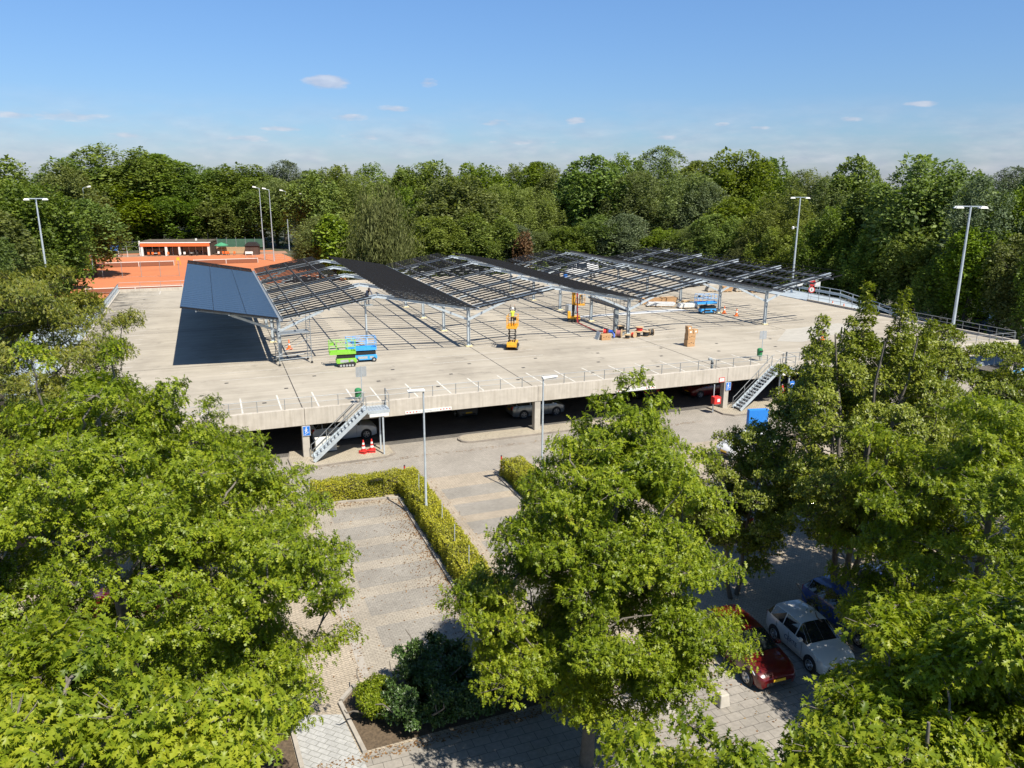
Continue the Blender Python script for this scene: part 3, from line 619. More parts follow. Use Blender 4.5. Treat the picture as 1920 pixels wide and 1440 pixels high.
# ------------------------------------------------------------------ lifts
def scissor_lift(loc, rz, mat, lift, label, tracked=False, L=1.85, Wd=.85, ext=True, dark=None):
    t = empty('scissor_lift', loc, rz, label, 'scissor lift', 'scissor lifts on the deck')
    w = Wd/2
    zc = .28 if tracked else .2
    MB().box(-L/2, L/2, -w, w, zc, zc+.42).box(-L/2-.06, L/2+.06, -w+.05, w-.05, zc+.06, zc+.3).build('chassis', mat, t, bevel=.02)
    MB().box(-L*.32, L*.1, -w-.006, -w+.01, zc+.1, zc+.32).box(L*.2, L*.36, -w-.006, -w+.01, zc+.12, zc+.3).build('side_panel', M_SILV if not dark else M_DARK, t)
    if tracked:
        for s in (-1, 1):
            n = 10; pts = [(-L/2+.05, .19), (-L/2+.12, .06), (-L/2+.25, 0), (L/2-.25, 0), (L/2-.12, .06), (L/2-.02, .2), (L/2-.08, .36), (L/2-.2, .42), (-L/2+.2, .3)]
            m = MB().prism([(x, z) for x, z in pts], 0, .2); m.xf(Matrix(((1, 0, 0, 0), (0, 0, 1, s*w-.1), (0, 1, 0, 0), (0, 0, 0, 1))))
            tr = m.build('track', M_DARK, t)
            for k in range(5):
                MB().lathe([(.09, -.01), (.09, .01)], (-L/2+.3+k*(L-.6)/4, s*(w+.105) if s > 0 else -w-.105, .13), 10, 'y').build('roller', M_SILV, tr)
    else:
        for sx in (-1, 1):
            for s in (-1, 1):
                wh = MB().lathe([(.1, -.06), (.2, -.06), (.2, .06), (.1, .06)], (sx*(L/2-.22), s*(w-.02), .2), 14, 'y').build('wheel', M_DARK, t)
                MB().lathe([(.09, -.065), (.09, .065)], (sx*(L/2-.22), s*(w-.02), .2), 10, 'y').build('hub', M_SILV, wh)
    z0 = zc+.44; zp = z0+.28+lift
    if lift < .3:
        m = MB()
        for k in range(3): m.box(-L/2+.05, L/2-.05, -w+.06, w-.06, z0+.02+.09*k, z0+.09+.09*k)
        m.build('folded_scissors', M_DARK, t)
    else:
        n = max(3, round(lift/.62)); dz = (zp-.06-z0)/n; m = MB(); lx = L*.32
        for k in range(n):
            for y in (-w*.62, w*.62):
                m.beam((-lx, y, z0+dz*k), (lx, y, z0+dz*(k+1)), .05, .09); m.beam((lx, y+.04, z0+dz*k), (-lx, y+.04, z0+dz*(k+1)), .05, .09)
            m.tube([(-lx, -w*.62, z0+dz*(k+1)), (-lx, w*.62, z0+dz*(k+1))], .03, 6).tube([(lx, -w*.62, z0+dz*(k+1)), (lx, w*.62, z0+dz*(k+1))], .03, 6)
        m.build('scissors', M_DARK, t)
    ex = .55 if ext else 0
    MB().box(-L/2-ex, L/2, -w, w, zp, zp+.05).box(-L/2-ex, L/2, -w-.012, -w+.012, zp, zp+.24).box(-L/2-ex, L/2, w-.012, w+.012, zp, zp+.24).box(L/2-.012, L/2+.012, -w, w, zp, zp+.24).box(-L/2-ex-.012, -L/2-ex+.012, -w, w, zp, zp+.24).build('platform', mat, t)
    g = MB(); xs = [-L/2-ex, -L/2+.05, 0.15, L/2]
    for h in (.62, 1.1):
        for y in (-w, w): g.tube([(-L/2-ex, y, zp+h), (L/2, y, zp+h)], .022, 6)
        for x in (-L/2-ex, L/2): g.tube([(x, -w, zp+h), (x, w, zp+h)], .022, 6)
    for x in xs:
        for y in (-w, w): g.tube([(x, y, zp), (x, y, zp+1.1)], .022, 6)
    for y in (-w, w): g.tube([(-L/2+.05, y, zp+1.1), (.15, y, zp+.62)], .018, 6)
    g.build('guard_rail', mat, t)
    MB().box(-L/2-ex+.06, -L/2-ex+.36, -w+.05, -w+.2, zp+.8, zp+1.02).build('control_box', mat if not dark else M_DARK, t, bevel=.02)
    return t
scissor_lift((4.85, 12.45, ZD), R(-4), M_LIME, .05, 'lime green tracked scissor lift parked before the scaffold', True, 1.55, .8)
scissor_lift((6.6, 13.6, ZD), R(-3), M_SKYB, .1, 'bright blue scissor lift parked behind the lime green one', False, 1.9, .85)
scissor_lift((48.75, 24.6, ZD), R(-12), M_SKYB, .25, 'blue scissor lift beside the last canopy row of columns', False, 1.85, .9, dark=True)
ylift = scissor_lift((20.2, 14.0, ZD), R(62), M_YELLOW, 1.0, 'yellow scissor lift raised under the canopy with a worker', True, 1.6, .9, ext=False, dark=True)
t = empty('mast_lift', (31.6, 25.0, ZD), R(-20), 'yellow tracked mast lift under the canopy carrying a worker', 'mast lift')
MB().box(-.3, .75, -.36, .36, .3, .62).build('chassis', M_YELLOW, t, bevel=.04); MB().box(-.62, -.3, -.3, .3, .4, 1.15).build('power_pack', M_YELLOW, t, bevel=.03)
for s in (-1, 1):
    m = MB().prism([(-.6, .18), (-.5, .03), (.6, .03), (.75, .18), (.6, .33), (-.5, .33)], 0, .22); m.xf(Matrix(((1, 0, 0, 0), (0, 0, 1, s*.42-.11), (0, 1, 0, 0), (0, 0, 0, 1)))); m.build('track', M_DARK, t)
MB().box(-.12, .12, -.14, .14, .6, 1.2).build('mast_section', M_DARK, t); MB().box(-.15, .15, -.17, .17, 1.2, 1.9).build('mast_section', M_DARK, t); MB().box(-.18, .18, -.2, .2, 1.9, 3.3).build('mast_section', M_YELLOW, t)
MB().box(.1, 1.2, -.42, .42, 1.84, 1.96).build('platform', M_YELLOW, t)
g = MB()
for h in (.55, 1.1):
    g.tube([(.2, -.42, 1.92+h), (1.2, -.42, 1.92+h), (1.2, .42, 1.92+h), (.2, .42, 1.92+h)], .02, 6)
for x in (.2, .7, 1.2):
    for y in (-.42, .42): g.tube([(x, y, 1.92), (x, y, 3.02)], .02, 6)
g.build('guard_rail', M_YELLOW, t)
# ------------------------------------------------------------------ scaffold tower
sc = empty('scaffold_tower', (.9, 15.0, ZD), R(6), 'aluminium mobile scaffold tower beside the first canopy column', 'scaffold')
for x in (-1.3, 1.35):
    m = MB()
    for y in (-.75, .75): m.tube([(x, y, .2), (x, y, 4.0)], .03, 6)
    for k in range(12): m.tube([(x, -.75, .55+.29*k), (x, .75, .55+.29*k)], .018, 6)
    fr = m.build('end_frame', M_GALVD, sc)
    for y in (-.75, .75):
        MB().lathe([(.03, -.03), (.1, -.03), (.1, .03), (.03, .03)], (x, y, .1), 10, 'y').build('castor', M_DARK, fr)
MB().box(-1.3, 1.35, -.72, -.1, 2.6, 2.68).box(-1.3, 1.35, .1, .72, 2.6, 2.68).build('platform', M_GALVD, sc)
m = MB()
for y in (-.75, .75):
    m.tube([(-1.3, y, .5), (1.35, y, .55)], .022, 6).tube([(-1.3, y, .9), (1.35, y, 2.3)], .02, 6).tube([(-1.3, y, 2.75), (1.35, y, 3.9)], .02, 6)
m.build('brace', M_GALVD, sc)
# ------------------------------------------------------------------ cartons, cable reels and stacks on the deck
def carton(x0, y0, z0, w, d, h, label, rz=0, holes=True, group='brown cartons piled on the open deck'):
    t = empty('cardboard_box', (x0, y0, z0), rz, label, 'cardboard box', group)
    MB().box(-w/2, w/2, -d/2, d/2, 0, h).build('carton', M_CARD, t, bevel=.01)
    m = MB()
    if holes:
        for k in (-1, 0, 1): m.box(k*w*.28-.05, k*w*.28+.05, -d/2-.004, -d/2-.001, h*(.45 if k else .55), h*(.55 if k else .68))
        m.build('hand_hole', M_DARK, t)
    else: MB().box(-w*.18, w*.18, -d/2-.004, -d/2-.001, h*.3, h*.7).build('paper_label', M_WHITE, t)
g3 = 'brown cartons piled on the open deck'
carton(36.2, 9.5, ZD, .82, .6, .62, 'large carton at the bottom of the pile on the open deck')
carton(36.25, 9.52, ZD+.63, .82, .6, .56, 'large carton second from the bottom of the deck pile')
carton(36.12, 9.5, ZD+1.2, .55, .5, .36, 'smaller carton with white paper label on top of the two large ones', 0, False)
carton(36.68, 9.55, ZD+1.2, .52, .5, .38, 'smaller carton overhanging the right side of the pile', R(8), False)
carton(36.02, 9.52, ZD+1.57, .45, .42, .34, 'topmost small carton of the pile on the open deck', R(4), False)
carton(30.2, 14.9, ZD, .95, .6, .55, 'carton lying left of the cable reels at the third column', R(-3), True, None)
tag(MB().hexa([(29.45, 15.0, ZD), (29.7, 15.0, ZD), (29.7, 15.7, ZD), (29.45, 15.7, ZD), (29.72, 15.0, ZD+.75), (29.78, 15.0, ZD+.75), (29.78, 15.7, ZD+.75), (29.72, 15.7, ZD+.75)]).build('metal_plate', M_SILV), 'grey metal plate leaning against the carton by the cable reels', 'plate')
tag(MB().tube([(30.8, 15.2, ZD+.62), (30.95, 15.5, ZD+.75), (31.2, 15.4, ZD+.7), (31.1, 15.1, ZD+.66), (30.85, 15.3, ZD+.72), (31.25, 15.6, ZD+.6), (31.4, 15.3, ZD+.4), (31.3, 15.1, ZD+.1)], .09, 6).build('hose_bundle', pmat('strong_blue', (.03, .10, .45), .5)), 'coil of blue hose on top of the carton by the reels', 'hose')
def reel(loc, r, w, mat, label, upright, rz=0):
    t = empty('cable_reel', loc, rz, label, 'cable reel', 'cable reels at the third canopy column'); ax = 'y' if upright else 'z'; c = (0, 0, r if upright else w/2)
    for s in (-1, 1): MB().lathe([(r, s*w/2-.02), (r, s*w/2+.02)], c, 20, ax).build('flange', M_WOOD, t)
    MB().lathe([(r*.72, -w/2+.021), (r*.76, 0), (r*.72, w/2-.021)], c, 18, ax).build('cable', mat, t, smooth=True)
reel((31.3, 16.9, ZD), .35, .45, M_RED, 'red cable reel standing upright, where the red cables end', True, R(60))
reel((32.75, 16.3, ZD+.52), .4, .45, M_DARK, 'black cable reel raised highest in the pile by the cabinet', False)
reel((32.75, 16.3, ZD), .46, .5, M_PIPEG, 'grey cable reel lying under the highest black one', False)
reel((34.35, 15.5, ZD+.5), .42, .38, M_RED, 'red cable reel lying on top of two black reels', False)
reel((34.0, 15.2, ZD), .36, .48, M_DARK, 'black cable reel under the left half of the lying red reel', False)
reel((34.85, 15.1, ZD), .38, .48, M_DARK, 'black cable reel under the right half of the lying red reel', False)
reel((35.6, 15.3, ZD), .34, .4, M_DARK, 'black cable reel standing at the right end of the pile', True, R(75))
reel((32.0, 15.4, ZD), .42, .5, pmat('pink_wrapped_cable', (.32, .12, .12), .6), 'dull pink cable reel standing behind the blue hose', True, R(50))
reel((32.55, 14.7, ZD), .3, .36, M_DARK, 'small black cable reel lying in front of the pile', False)
reel((33.35, 14.9, ZD), .28, .34, M_RED, 'small red cable reel lying in front of the pile', True, R(20))
m = MB()
for k in range(5):
    o = .03*k; m.tube([(31.6+o, 24.3, 7.2), (31.62+o, 24.2, 5), (31.6+o, 24.0, ZD+.1), (31.5+o, 22.0, ZD+.05), (31.3+o, 19, ZD+.05), (31.35+o*3, 17.3, ZD+.25)], .022, 5)
tag(m.build('red_cables', pmat('dark_red_cable', (.28, .02, .025), .5)), 'bundle of dark red cables hanging from the canopy down to the reels', 'cables')
tag(MB().tube([(32.0, 18.6, 6.6), (32.1, 18.4, 5), (32.5, 17.0, ZD+1.05)], .02, 5).tube([(32.5, 18.4, 6.6), (32.55, 17.6, 5.2), (32.6, 16.7, ZD+1.05)], .02, 5).build('black_cables', M_DARK), 'two black cables hanging from the canopy to the highest black reel', 'cables')
def stack(loc, rz, w, d, n, mat, label, h=.12):
    t = empty('material_stack', loc, rz, label, 'pallet stack'); p = MB()
    for k in (-1, 0, 1): p.box(k*w*.42-.05, k*w*.42+.05, -d/2, d/2, 0, .1)
    p.box(-w/2, w/2, -d/2, d/2, .1, .13).build('pallet', M_WOOD, t)
    for k in range(n):
        o = .05*((k*37) % 5-2); MB().box(-w*.48+o, w*.48+o, -d*.46, d*.46, .135+h*k, .135+h*k+h-.006).build('bundle', mat, t, bevel=.01)
M_FOIL = pmat('white_wrapping', (.62, .63, .62), .5, var=.15)
stack((46.2, 33.2, ZD), R(-8), 2.6, 1.0, 3, M_CARD, 'brown carton stack left behind the wrapped bundles', .2)
stack((48.6, 32.9, ZD), R(-8), 2.2, 1.0, 3, M_CARD, 'brown carton stack close to the third row column feet', .22)
stack((46.4, 31.0, ZD), R(-25), 3.4, 1.2, 3, M_FOIL, 'long stack of white wrapped rails on the deck', .13)
stack((48.9, 28.9, ZD), R(-12), 2.4, 1.1, 3, M_FOIL, 'short stack of white wrapped bundles beside the tarpaulin strip', .15)
stack((51.4, 30.3, ZD), R(-10), 2.2, 1.0, 2, M_PIPEG, 'grey stack of brackets left of the blue lift', .16)
stack((51.9, 32.0, ZD), R(-8), 3.2, .8, 2, M_WOOD, 'stack of pale timber planks behind the grey brackets', .12)
tag(MB().poly([(33.2, 27.0, ZD+.012), (47.8, 27.1, ZD+.012), (47.7, 28.6, ZD+.012), (40, 28.5, ZD+.012), (33.4, 27.9, ZD+.012)]).build('plastic_sheet', pmat('pale_foil', (.60, .61, .60), .5, var=.1)), 'long strip of pale plastic sheet lying on the deck behind the canopy columns', 'plastic sheet')
for k, (x, y, s) in enumerate([(60.5, 40.5, 1), (62.3, 39.6, 1.1), (64.2, 39.2, .9), (65.6, 37.6, 1.0)]):
    stack((x, y, ZD), R(-10), 1.4*s, 1.1, 4, M_CARD if k % 2 else M_CONC, ['tan pallet load at the back right, leftmost of the row', 'brown pallet load at the back right, second in the row', 'tan pallet load at the back right, third in the row', 'brown pallet load nearest the ramp guardrail'][k], .2)
tag(MB().box(33.3, 34.4, 29.8, 30.7, ZD, ZD+1.0).build('tool_crate', M_SILV, bevel=.03), 'silver tool crate on the deck behind the mast lift', 'crate')
# ------------------------------------------------------------------ cars
M_GLASS = pmat('dark_car_glass', (.012, .016, .018), .06, var=.1, spec=.8)
M_RIM = pmat('alloy_rim', (.45, .46, .47), .3, .8, var=.08)
M_LAMP = pmat('headlamp_glass', (.6, .63, .65), .1, .2, var=.1, spec=.8)
M_TAIL = pmat('tail_lamp_red', (.40, .012, .012), .2, var=.1)
M_PLATE = pmat('yellow_plate', (.78, .48, .03), .5, var=.04)
def paint(name, col): return pmat(name, col, .28, .0, var=.03, scale=2, coat=.8)
P_WHITE = paint('white_car_paint', (.58, .59, .58)); P_SILV = pmat('silver_car_paint', (.30, .32, .33), .3, .6, var=.05, coat=.7)
P_RED = paint('red_car_paint', (.10, .005, .005)); P_DRED = paint('dark_red_car_paint', (.16, .010, .012)); P_BLUE = paint('blue_car_paint', (.012, .07, .33)); P_NAVY = paint('navy_car_paint', (.02, .035, .10)); P_GREY = pmat('grey_car_paint', (.12, .125, .13), .3, .4, var=.05, coat=.7); P_BLACK = paint('black_car_paint', (.012, .012, .014))  # P_RED is darkened to stand in for tree shade on the red hatchback
def car(loc, rz, L, Wd, H, mat, label, kind='hatch', group=None):
    """nose towards +x, centre of the wheelbase at the origin"""
    t = empty('parked_car' if kind != 'van' else 'parked_van', loc, rz, label, 'car' if kind != 'van' else 'van', group)
    w = Wd/2; x0, x1 = -L/2, L/2; zb = .95*H/1.5; 
    if kind == 'hatch': hood, ws, rf, rr, tail = .27, .30, .46, .90, .975
    elif kind == 'mpv': hood, ws, rf, rr, tail = .19, .21, .42, .93, .98
    elif kind == 'van': hood, ws, rf, rr, tail = .13, .15, .29, .985, .995
    else: hood, ws, rf, rr, tail = .27, .30, .46, .86, .965
    X = lambda f: x1-f*L
    # stations: x, zlow, half width, belt z, top z, top half width
    zh = zb-.02
    st = [(X(0), .32, w*.72, zb*.62, zb*.63, w*.66), (X(.015), .22, w*.86, zb*.70, zb*.74, w*.80), (X(.06), .18, w*.95, zb*.80, zb*.85, w*.86), (X(.16), .18, w, zb*.92, zb*.97, w*.88), (X(hood), .18, w, zb, zb+.03, w*.88),
          (X(rf), .18, w, zb+.01, H-.03, w*.70), (X((rf+rr)/2), .18, w, zb+.03, H, w*.73), (X(rr), .18, w, zb+.05, H-.07, w*.70), (X(tail), .2, w*.95, zb+.04, zb+.12, w*.84), (X(1), .3, w*.86, zb*.8, zb*.86, w*.8)]
    rings = []
    for x, zl, hw, bz, tz, tw in st:
        r = [(x, hw*.9, zl), (x, hw, zl+.22), (x, hw*1.0, (zl+bz)/2+.08), (x, hw*.975, bz), (x, tw, tz-.02), (x, tw*.8, tz+.015), (x, 0, tz+.03)]
        rings.append(r+[(a, -b, c) for a, b, c in r[-2::-1]])
    body = MB(); glass = MB(); n = len(rings[0]); vi = []
    for r in rings:
        vi.append(len(body.v)); body.v += r
    for k in range(len(rings)-1):
        for j in range(n-1):
            cabin = k in (5, 6); side = j in (3, n-5)
            a = (vi[k]+j, vi[k]+j+1, vi[k+1]+j+1, vi[k+1]+j); q = [body.v[i] for i in a]
            isg = (side and k in (4, 5, 6, 7)) or (k == 4 and j in (4, 5, 6, 7)) or (k == 7 and j in (4, 5, 6, 7) and kind != 'van')
            if kind == 'van' and k in (6,): isg = False
            body.f.append(a)
            if isg:
                c = sum((Vector(p) for p in q), Vector())/4; nn = (Vector(q[1])-Vector(q[0])).cross(Vector(q[3])-Vector(q[0])).normalized()
                if nn.dot(c-Vector((0, 0, .7))) < 0: nn = -nn
                sh = .93 if side else (.985 if j in (5, 6) else .95)
                glass.poly([c+(Vector(p)-c)*sh+nn*.006 for p in q])
    body.f.append(tuple(range(vi[0], vi[0]+n))); body.f.append(tuple(range(vi[-1], vi[-1]+n))[::-1])
    bo = body.build('body', mat, t, smooth=True); glass.build('windows', M_GLASS, t)
    wr = .31 if H < 1.56 else .345
    for fx in (.185, .80):
        for s in (-1, 1):
            MB().lathe([(wr+.055, -.012), (wr+.055, .012)], (X(fx), s*(w-.001), wr+.02), 22, 'y').build('wheel_arch', M_DARK, t)
            wh = MB().lathe([(wr*.62, -.1), (wr*.93, -.1), (wr, -.06), (wr, .06), (wr*.93, .1), (wr*.62, .1)], (X(fx), s*(w-.075), wr), 22, 'y').build('wheel', M_DARK, t, smooth=True)
            m = MB().lathe([(wr*.16, -.09), (wr*.16, .0)], (X(fx), s*(w+.03) if s < 0 else w+.12, wr), 8, 'y')
            y = s*(w+.028)
            for q in range(5):
                an = 2*math.pi*q/5+.3; c, sn = math.cos(an), math.sin(an); px, pz = -sn*.05, c*.05
                m.hexa([(X(fx)+px, y-.004, wr+pz), (X(fx)-px, y-.004, wr-pz), (X(fx)-px+c*wr*.62, y-.004, wr-pz+sn*wr*.62), (X(fx)+px+c*wr*.62, y-.004, wr+pz+sn*wr*.62), (X(fx)+px, y+.004, wr+pz), (X(fx)-px, y+.004, wr-pz), (X(fx)-px+c*wr*.62, y+.004, wr-pz+sn*wr*.62), (X(fx)+px+c*wr*.62, y+.004, wr+pz+sn*wr*.62)])
            ring = MB(); ring.tube([(X(fx)+wr*.63*math.cos(2*math.pi*q/20), y, wr+wr*.63*math.sin(2*math.pi*q/20)) for q in range(21)], .018, 5, False)
            i = len(m.v); m.v += ring.v; m.f += [tuple(a+i for a in f) for f in ring.f]
            m.build('rim', M_RIM, wh)
    for s in (-1, 1):
        MB().hexa([(X(.012), s*w*.50, zb*.64), (X(.09), s*w*.955, zb*.70), (X(.15), s*w*.965, zb*.90), (X(.055), s*w*.56, zb*.80), (X(.004), s*w*.50, zb*.655), (X(.085), s*w*.985, zb*.71), (X(.15), s*w*.99, zb*.91), (X(.05), s*w*.56, zb*.82)]).build('headlight', M_LAMP, t)
        MB().box(X(1)-.012, X(tail)-.0, s*w*.70-.13, s*w*.70+.13, zb*.72, zb*1.0).build('tail_light', M_TAIL, t)
        MB().box(X(hood+.07)-.09, X(hood+.07)+.06, s*(w+.09)-.09, s*(w+.09)+.09, zb+.03, zb+.17).build('mirror', mat, t, bevel=.03)
        for fx in (.335, .56, .78)[:3 if kind != 'coupe' else 2]:
            MB().box(X(fx)-.006, X(fx)+.006, s*(w+.001)-.003, s*(w+.001)+.003, .4, zb-.03).build('door_seam', M_DARK, t)
        MB().box(X(.53)-.07, X(.53)+.07, s*(w+.012)-.014, s*(w+.012)+.014, zb-.14, zb-.10).build('door_handle', mat, t)
    MB().box(X(0)-.01, X(0)+.018, -w*.62, w*.62, .34, .46).build('bumper_grille', M_DARK, t)
    MB().box(X(0)+.01, X(0)+.026, -.26, .26, .47, .57).build('number_plate', M_PLATE, t); MB().box(X(1)-.02, X(1)-.005, -.26, .26, zb*.62, zb*.62+.11).build('number_plate', M_PLATE, t)
    return t, X, w, zb
car((3.05, 3.7, 0), R(2), 4.6, 1.85, 1.68, P_WHITE, 'white crossover car under the deck behind the first staircase', 'suv')
car((18.4, 4.2, 0), R(0), 4.55, 1.8, 1.62, P_SILV, 'silver grey people carrier under the deck behind the middle column', 'mpv')
car((35.0, 4.6, 0), R(182), 4.3, 1.78, 1.5, P_DRED, 'dark red hatchback under the deck behind the red box column', 'hatch')
car((29.3, 6.6, 0), R(90), 4.2, 1.75, 1.5, P_BLACK, 'black hatchback deep in the shade under the deck')
car((13.0, 7.0, 0), R(270), 4.3, 1.75, 1.5, P_GREY, 'dark grey hatchback deep under the deck left of the people carrier')
cw, X, w, zb = car((15.95, -29.6, 0), R(-94), 3.6, 1.66, 1.49, P_WHITE, 'small white city car with dark CERTE lettering on its side', 'hatch')
Mx = Matrix.Translation((X(.52), -w-.004, .60)) @ FRONT
text_mesh('lettering', 'CERTE', .27, P_NAVY, Mx, cw)
m = MB(); m.tube([(X(0)+.03, .085*math.cos(a*math.pi/8), .70+.085*math.sin(a*math.pi/8)) for a in range(17)], .01, 5, False)
m.tube([(X(0)+.03, -.05, .755), (X(0)+.03, -.018, .66), (X(0)+.03, 0, .71), (X(0)+.03, .018, .66), (X(0)+.03, .05, .755)], .008, 4)
m.build('badge', M_RIM, cw)
car((13.2, -29.2, 0), R(-92), 4.1, 1.74, 1.5, P_RED, 'red hatchback in the shade beside the white lettered car')
car((18.95, -28.7, 0), R(-90), 4.2, 1.76, 1.5, P_BLUE, 'bright blue hatchback beyond the white lettered car')
car((23.0, -27.9, 0), R(92), 4.5, 1.8, 1.52, P_NAVY, 'dark navy car under the trees right of the bright blue one')
car((25.3, -18.4, 0), R(70), 4.3, 1.76, 1.5, P_WHITE, 'white hatchback showing its yellow rear plate through the branches')
car((28.4, -17.4, 0), R(68), 4.4, 1.78, 1.55, P_WHITE, 'white car behind the multi stemmed tree beside the plated one', 'mpv')
car((31.3, -16.6, 0), R(70), 4.3, 1.76, 1.5, P_BLUE, 'blue car mostly hidden behind the multi stemmed tree')
car((28.5, -9.4, 0), R(188), 4.4, 1.78, 1.5, P_WHITE, 'white car parked by the blue board behind the centre oak')
car((20.6, -17.8, 0), R(72), 4.3, 1.76, 1.5, P_SILV, 'silver car glimpsed between the centre oak and the multi stemmed tree')
car((43.5, -15.5, 0), R(70), 4.4, 1.78, 1.5, P_WHITE, 'white car seen through the treetops at the far right of the car park')
car((46.6, -14.7, 0), R(70), 4.4, 1.78, 1.5, P_GREY, 'grey car seen through the treetops at the far right of the car park')
car((-9, -16.6, 0), R(180), 4.2, 1.76, 1.5, P_RED, 'red car hidden beneath the large left oak')
v1, X, w, zb = car((87.5, 19, 0), R(196), 5.2, 2.0, 2.3, P_NAVY, 'dark navy van with ladders on its roof beyond the right ramp', 'van')
def ladder(t, n):
    for k in range(n):
        m = MB(); y = -.5+.5*k
        for s in (-.18, .18): m.box(-2.3, 2.3, y+s-.02, y+s+.02, 2.46, 2.54)
        for j in range(16): m.box(-2.2+.29*j, -2.16+.29*j, y-.18, y+.18, 2.48, 2.52)
        m.build('roof_ladder', M_SILV, t)
ladder(v1, 3)
v2, X, w, zb = car((92.0, 14.2, 0), R(196), 5.0, 2.0, 2.2, P_BLACK, 'dark van with ladders at the extreme right beside the wood', 'van'); ladder(v2, 2)
v3, X, w, zb = car((50.5, 61.5, ZD), R(170), 5.3, 2.0, 2.35, P_WHITE, 'white van on the deck far behind the canopy rails', 'van')
car((44.6, 62.4, ZD), R(165), 4.4, 1.8, 1.5, P_BLACK, 'black car on the deck left of the white van')
car((62.0, 46.5, ZD), R(20), 5.2, 1.95, 2.2, P_GREY, 'dark grey van at the back of the deck before the pallet loads', 'van')
t = empty('blue_barrel', (46.9, 59.8, ZD), 0, 'strong blue barrel standing in front of the white van', 'barrel'); MB().lathe([(.28, 0), (.33, .08), (.34, .5), (.33, .95), (.27, 1.02)], (0, 0, 0), 16).build('drum', M_BLUE, t, smooth=True); MB().lathe([(.28, 1.021), (.28, 1.05), (.1, 1.06)], (0, 0, 0), 14).build('lid', M_DARK, t)
# blue back of a large board beyond the centre oak
t = empty('blue_cabinet', (30.9, -7.3, 0), R(-12), 'tall bright blue board on legs behind the centre oak', 'board')
MB().box(-.75, .75, -.18, .18, .25, 2.35).build('panel', pmat('bright_blue_panel', (.02, .20, .62), .4, var=.05), t, bevel=.03)
for s in (-.6, .6): MB().box(s-.06, s+.06, -.1, .1, 0, .25).build('leg', M_GALV, t)
# ------------------------------------------------------------------ signs by the second stair and on the ramp
t = empty('warning_sign', (37.75, -1.75, 0), R(15), 'red triangular warning sign before the second staircase', 'sign')
MB().tube([(0, .04, 0), (0, .04, 2.2)], .04, 8).build('post', M_GALV, t); MB().poly([(-.42, -.01, 1.45), (.42, -.01, 1.45), (0, -.01, 2.2)]).poly([(.42, .012, 1.45), (-.42, .012, 1.45), (0, .012, 2.2)]).build('red_triangle', M_RED, t)
MB().poly([(-.25, -.016, 1.55), (.25, -.016, 1.55), (0, -.016, 1.99)]).build('white_field', M_WHITE, t); MB().beam((-.02, -.02, 1.6), (.03, -.02, 1.84), .004, .07, (1, 0, 0)).build('symbol', M_DARK, t)
t = empty('blue_sign', (39.1, -1.3, 0), R(10), 'square blue direction sign beside the triangular warning sign', 'sign')
MB().tube([(0, .04, 0), (0, .04, 2.3)], .035, 8).build('post', M_GALV, t); MB().box(-.3, .3, -.012, .012, 1.55, 2.25).build('board', M_BLUE, t); MB().box(-.2, .2, -.017, -.013, 2.0, 2.05).box(-.2, .1, -.017, -.013, 1.8, 1.85).build('marking', M_WHITE, t)
t = empty('entry_sign', (67.6, 28.75, ZD), R(-35), 'pair of round red entry signs on a post at the ramp top', 'sign')
MB().tube([(0, .03, 0), (0, .03, 2.4)], .035, 8).build('post', M_GALV, t)
def disc(r, y, z, mat, nm, n=20): MB().poly([(r*math.cos(2*math.pi*k/n), y, z+r*math.sin(2*math.pi*k/n)) for k in range(n)]).build(nm, mat, t)
MB().lathe([(.42, -.012), (.42, .012)], (0, 0, 2.3), 24, 'y').build('no_entry_disc', M_RED, t); MB().box(-.3, .3, -.017, -.0135, 2.23, 2.37).build('white_bar', M_WHITE, t)
MB().lathe([(.40, -.012), (.40, .012)], (0, 0, 1.42), 24, 'y').build('limit_disc', M_RED, t); disc(.29, -.0135, 1.42, M_WHITE, 'white_field'); MB().box(-.05, .05, -.018, -.0145, 1.28, 1.56).build('marking', M_DARK, t)
for x, y, c, lb in [(70.8, 34.6, M_RED, 'red and white notice on the end guardrail of the right ramp'), (72.6, 33.2, M_WHITE, 'plain white notice on the end guardrail of the right ramp')]:
    t = empty('notice', (x, y, ZD), R(-35), lb, 'notice'); MB().tube([(0, .03, 0), (0, .03, 1.9)], .025, 6).build('post', M_GALV, t); MB().box(-.35, .35, -.012, .012, 1.0, 1.85).build('board', M_WHITE, t)
    if c is M_RED: MB().box(-.33, .33, -.017, -.013, 1.45, 1.83).build('red_band', M_RED, t)
# low brick wall, blue pipe gate and crowd barrier right of the deck
t = empty('blue_pipe_gate', (66.5, -1.6, 0), R(12), 'horizontal blue pipe barrier on grey posts right of the deck', 'barrier')
MB().tube([(-7.5, 0, 1.0), (9, 0, 1.05)], .16, 12).build('pipe', M_SKYB, t, smooth=True)
for x in (-7.2, -1.3, 4.6, 8.6): MB().box(x-.12, x+.12, -.2, .2, 0, 1.25).beam((x, -.1, 1.2), (x-.25, -.7, .05), .12, .12).build('post', M_PIPEG, t)
for s in range(1): MB().box(3.6, 4.1, -.25, .35, 0, 1.5).build('motor_box', M_CREAM, t, bevel=.04)
t = empty('crowd_barrier', (70.3, 3.0, 0), R(-12), 'grey barred crowd barrier behind the blue pipe gate', 'barrier')
m = MB().tube([(-1.5, 0, .15), (-1.5, 0, 1.1), (1.5, 0, 1.1), (1.5, 0, .15), (-1.5, 0, .15)], .022, 6)
for k in range(14): m.tube([(-1.35+.208*k, 0, .15), (-1.35+.208*k, 0, 1.1)], .01, 5)
m.build('frame', M_RAILG, t); MB().box(-1.2, -1.1, -.3, .3, 0, .05).box(1.1, 1.2, -.3, .3, 0, .05).build('foot', M_RAILG, t)
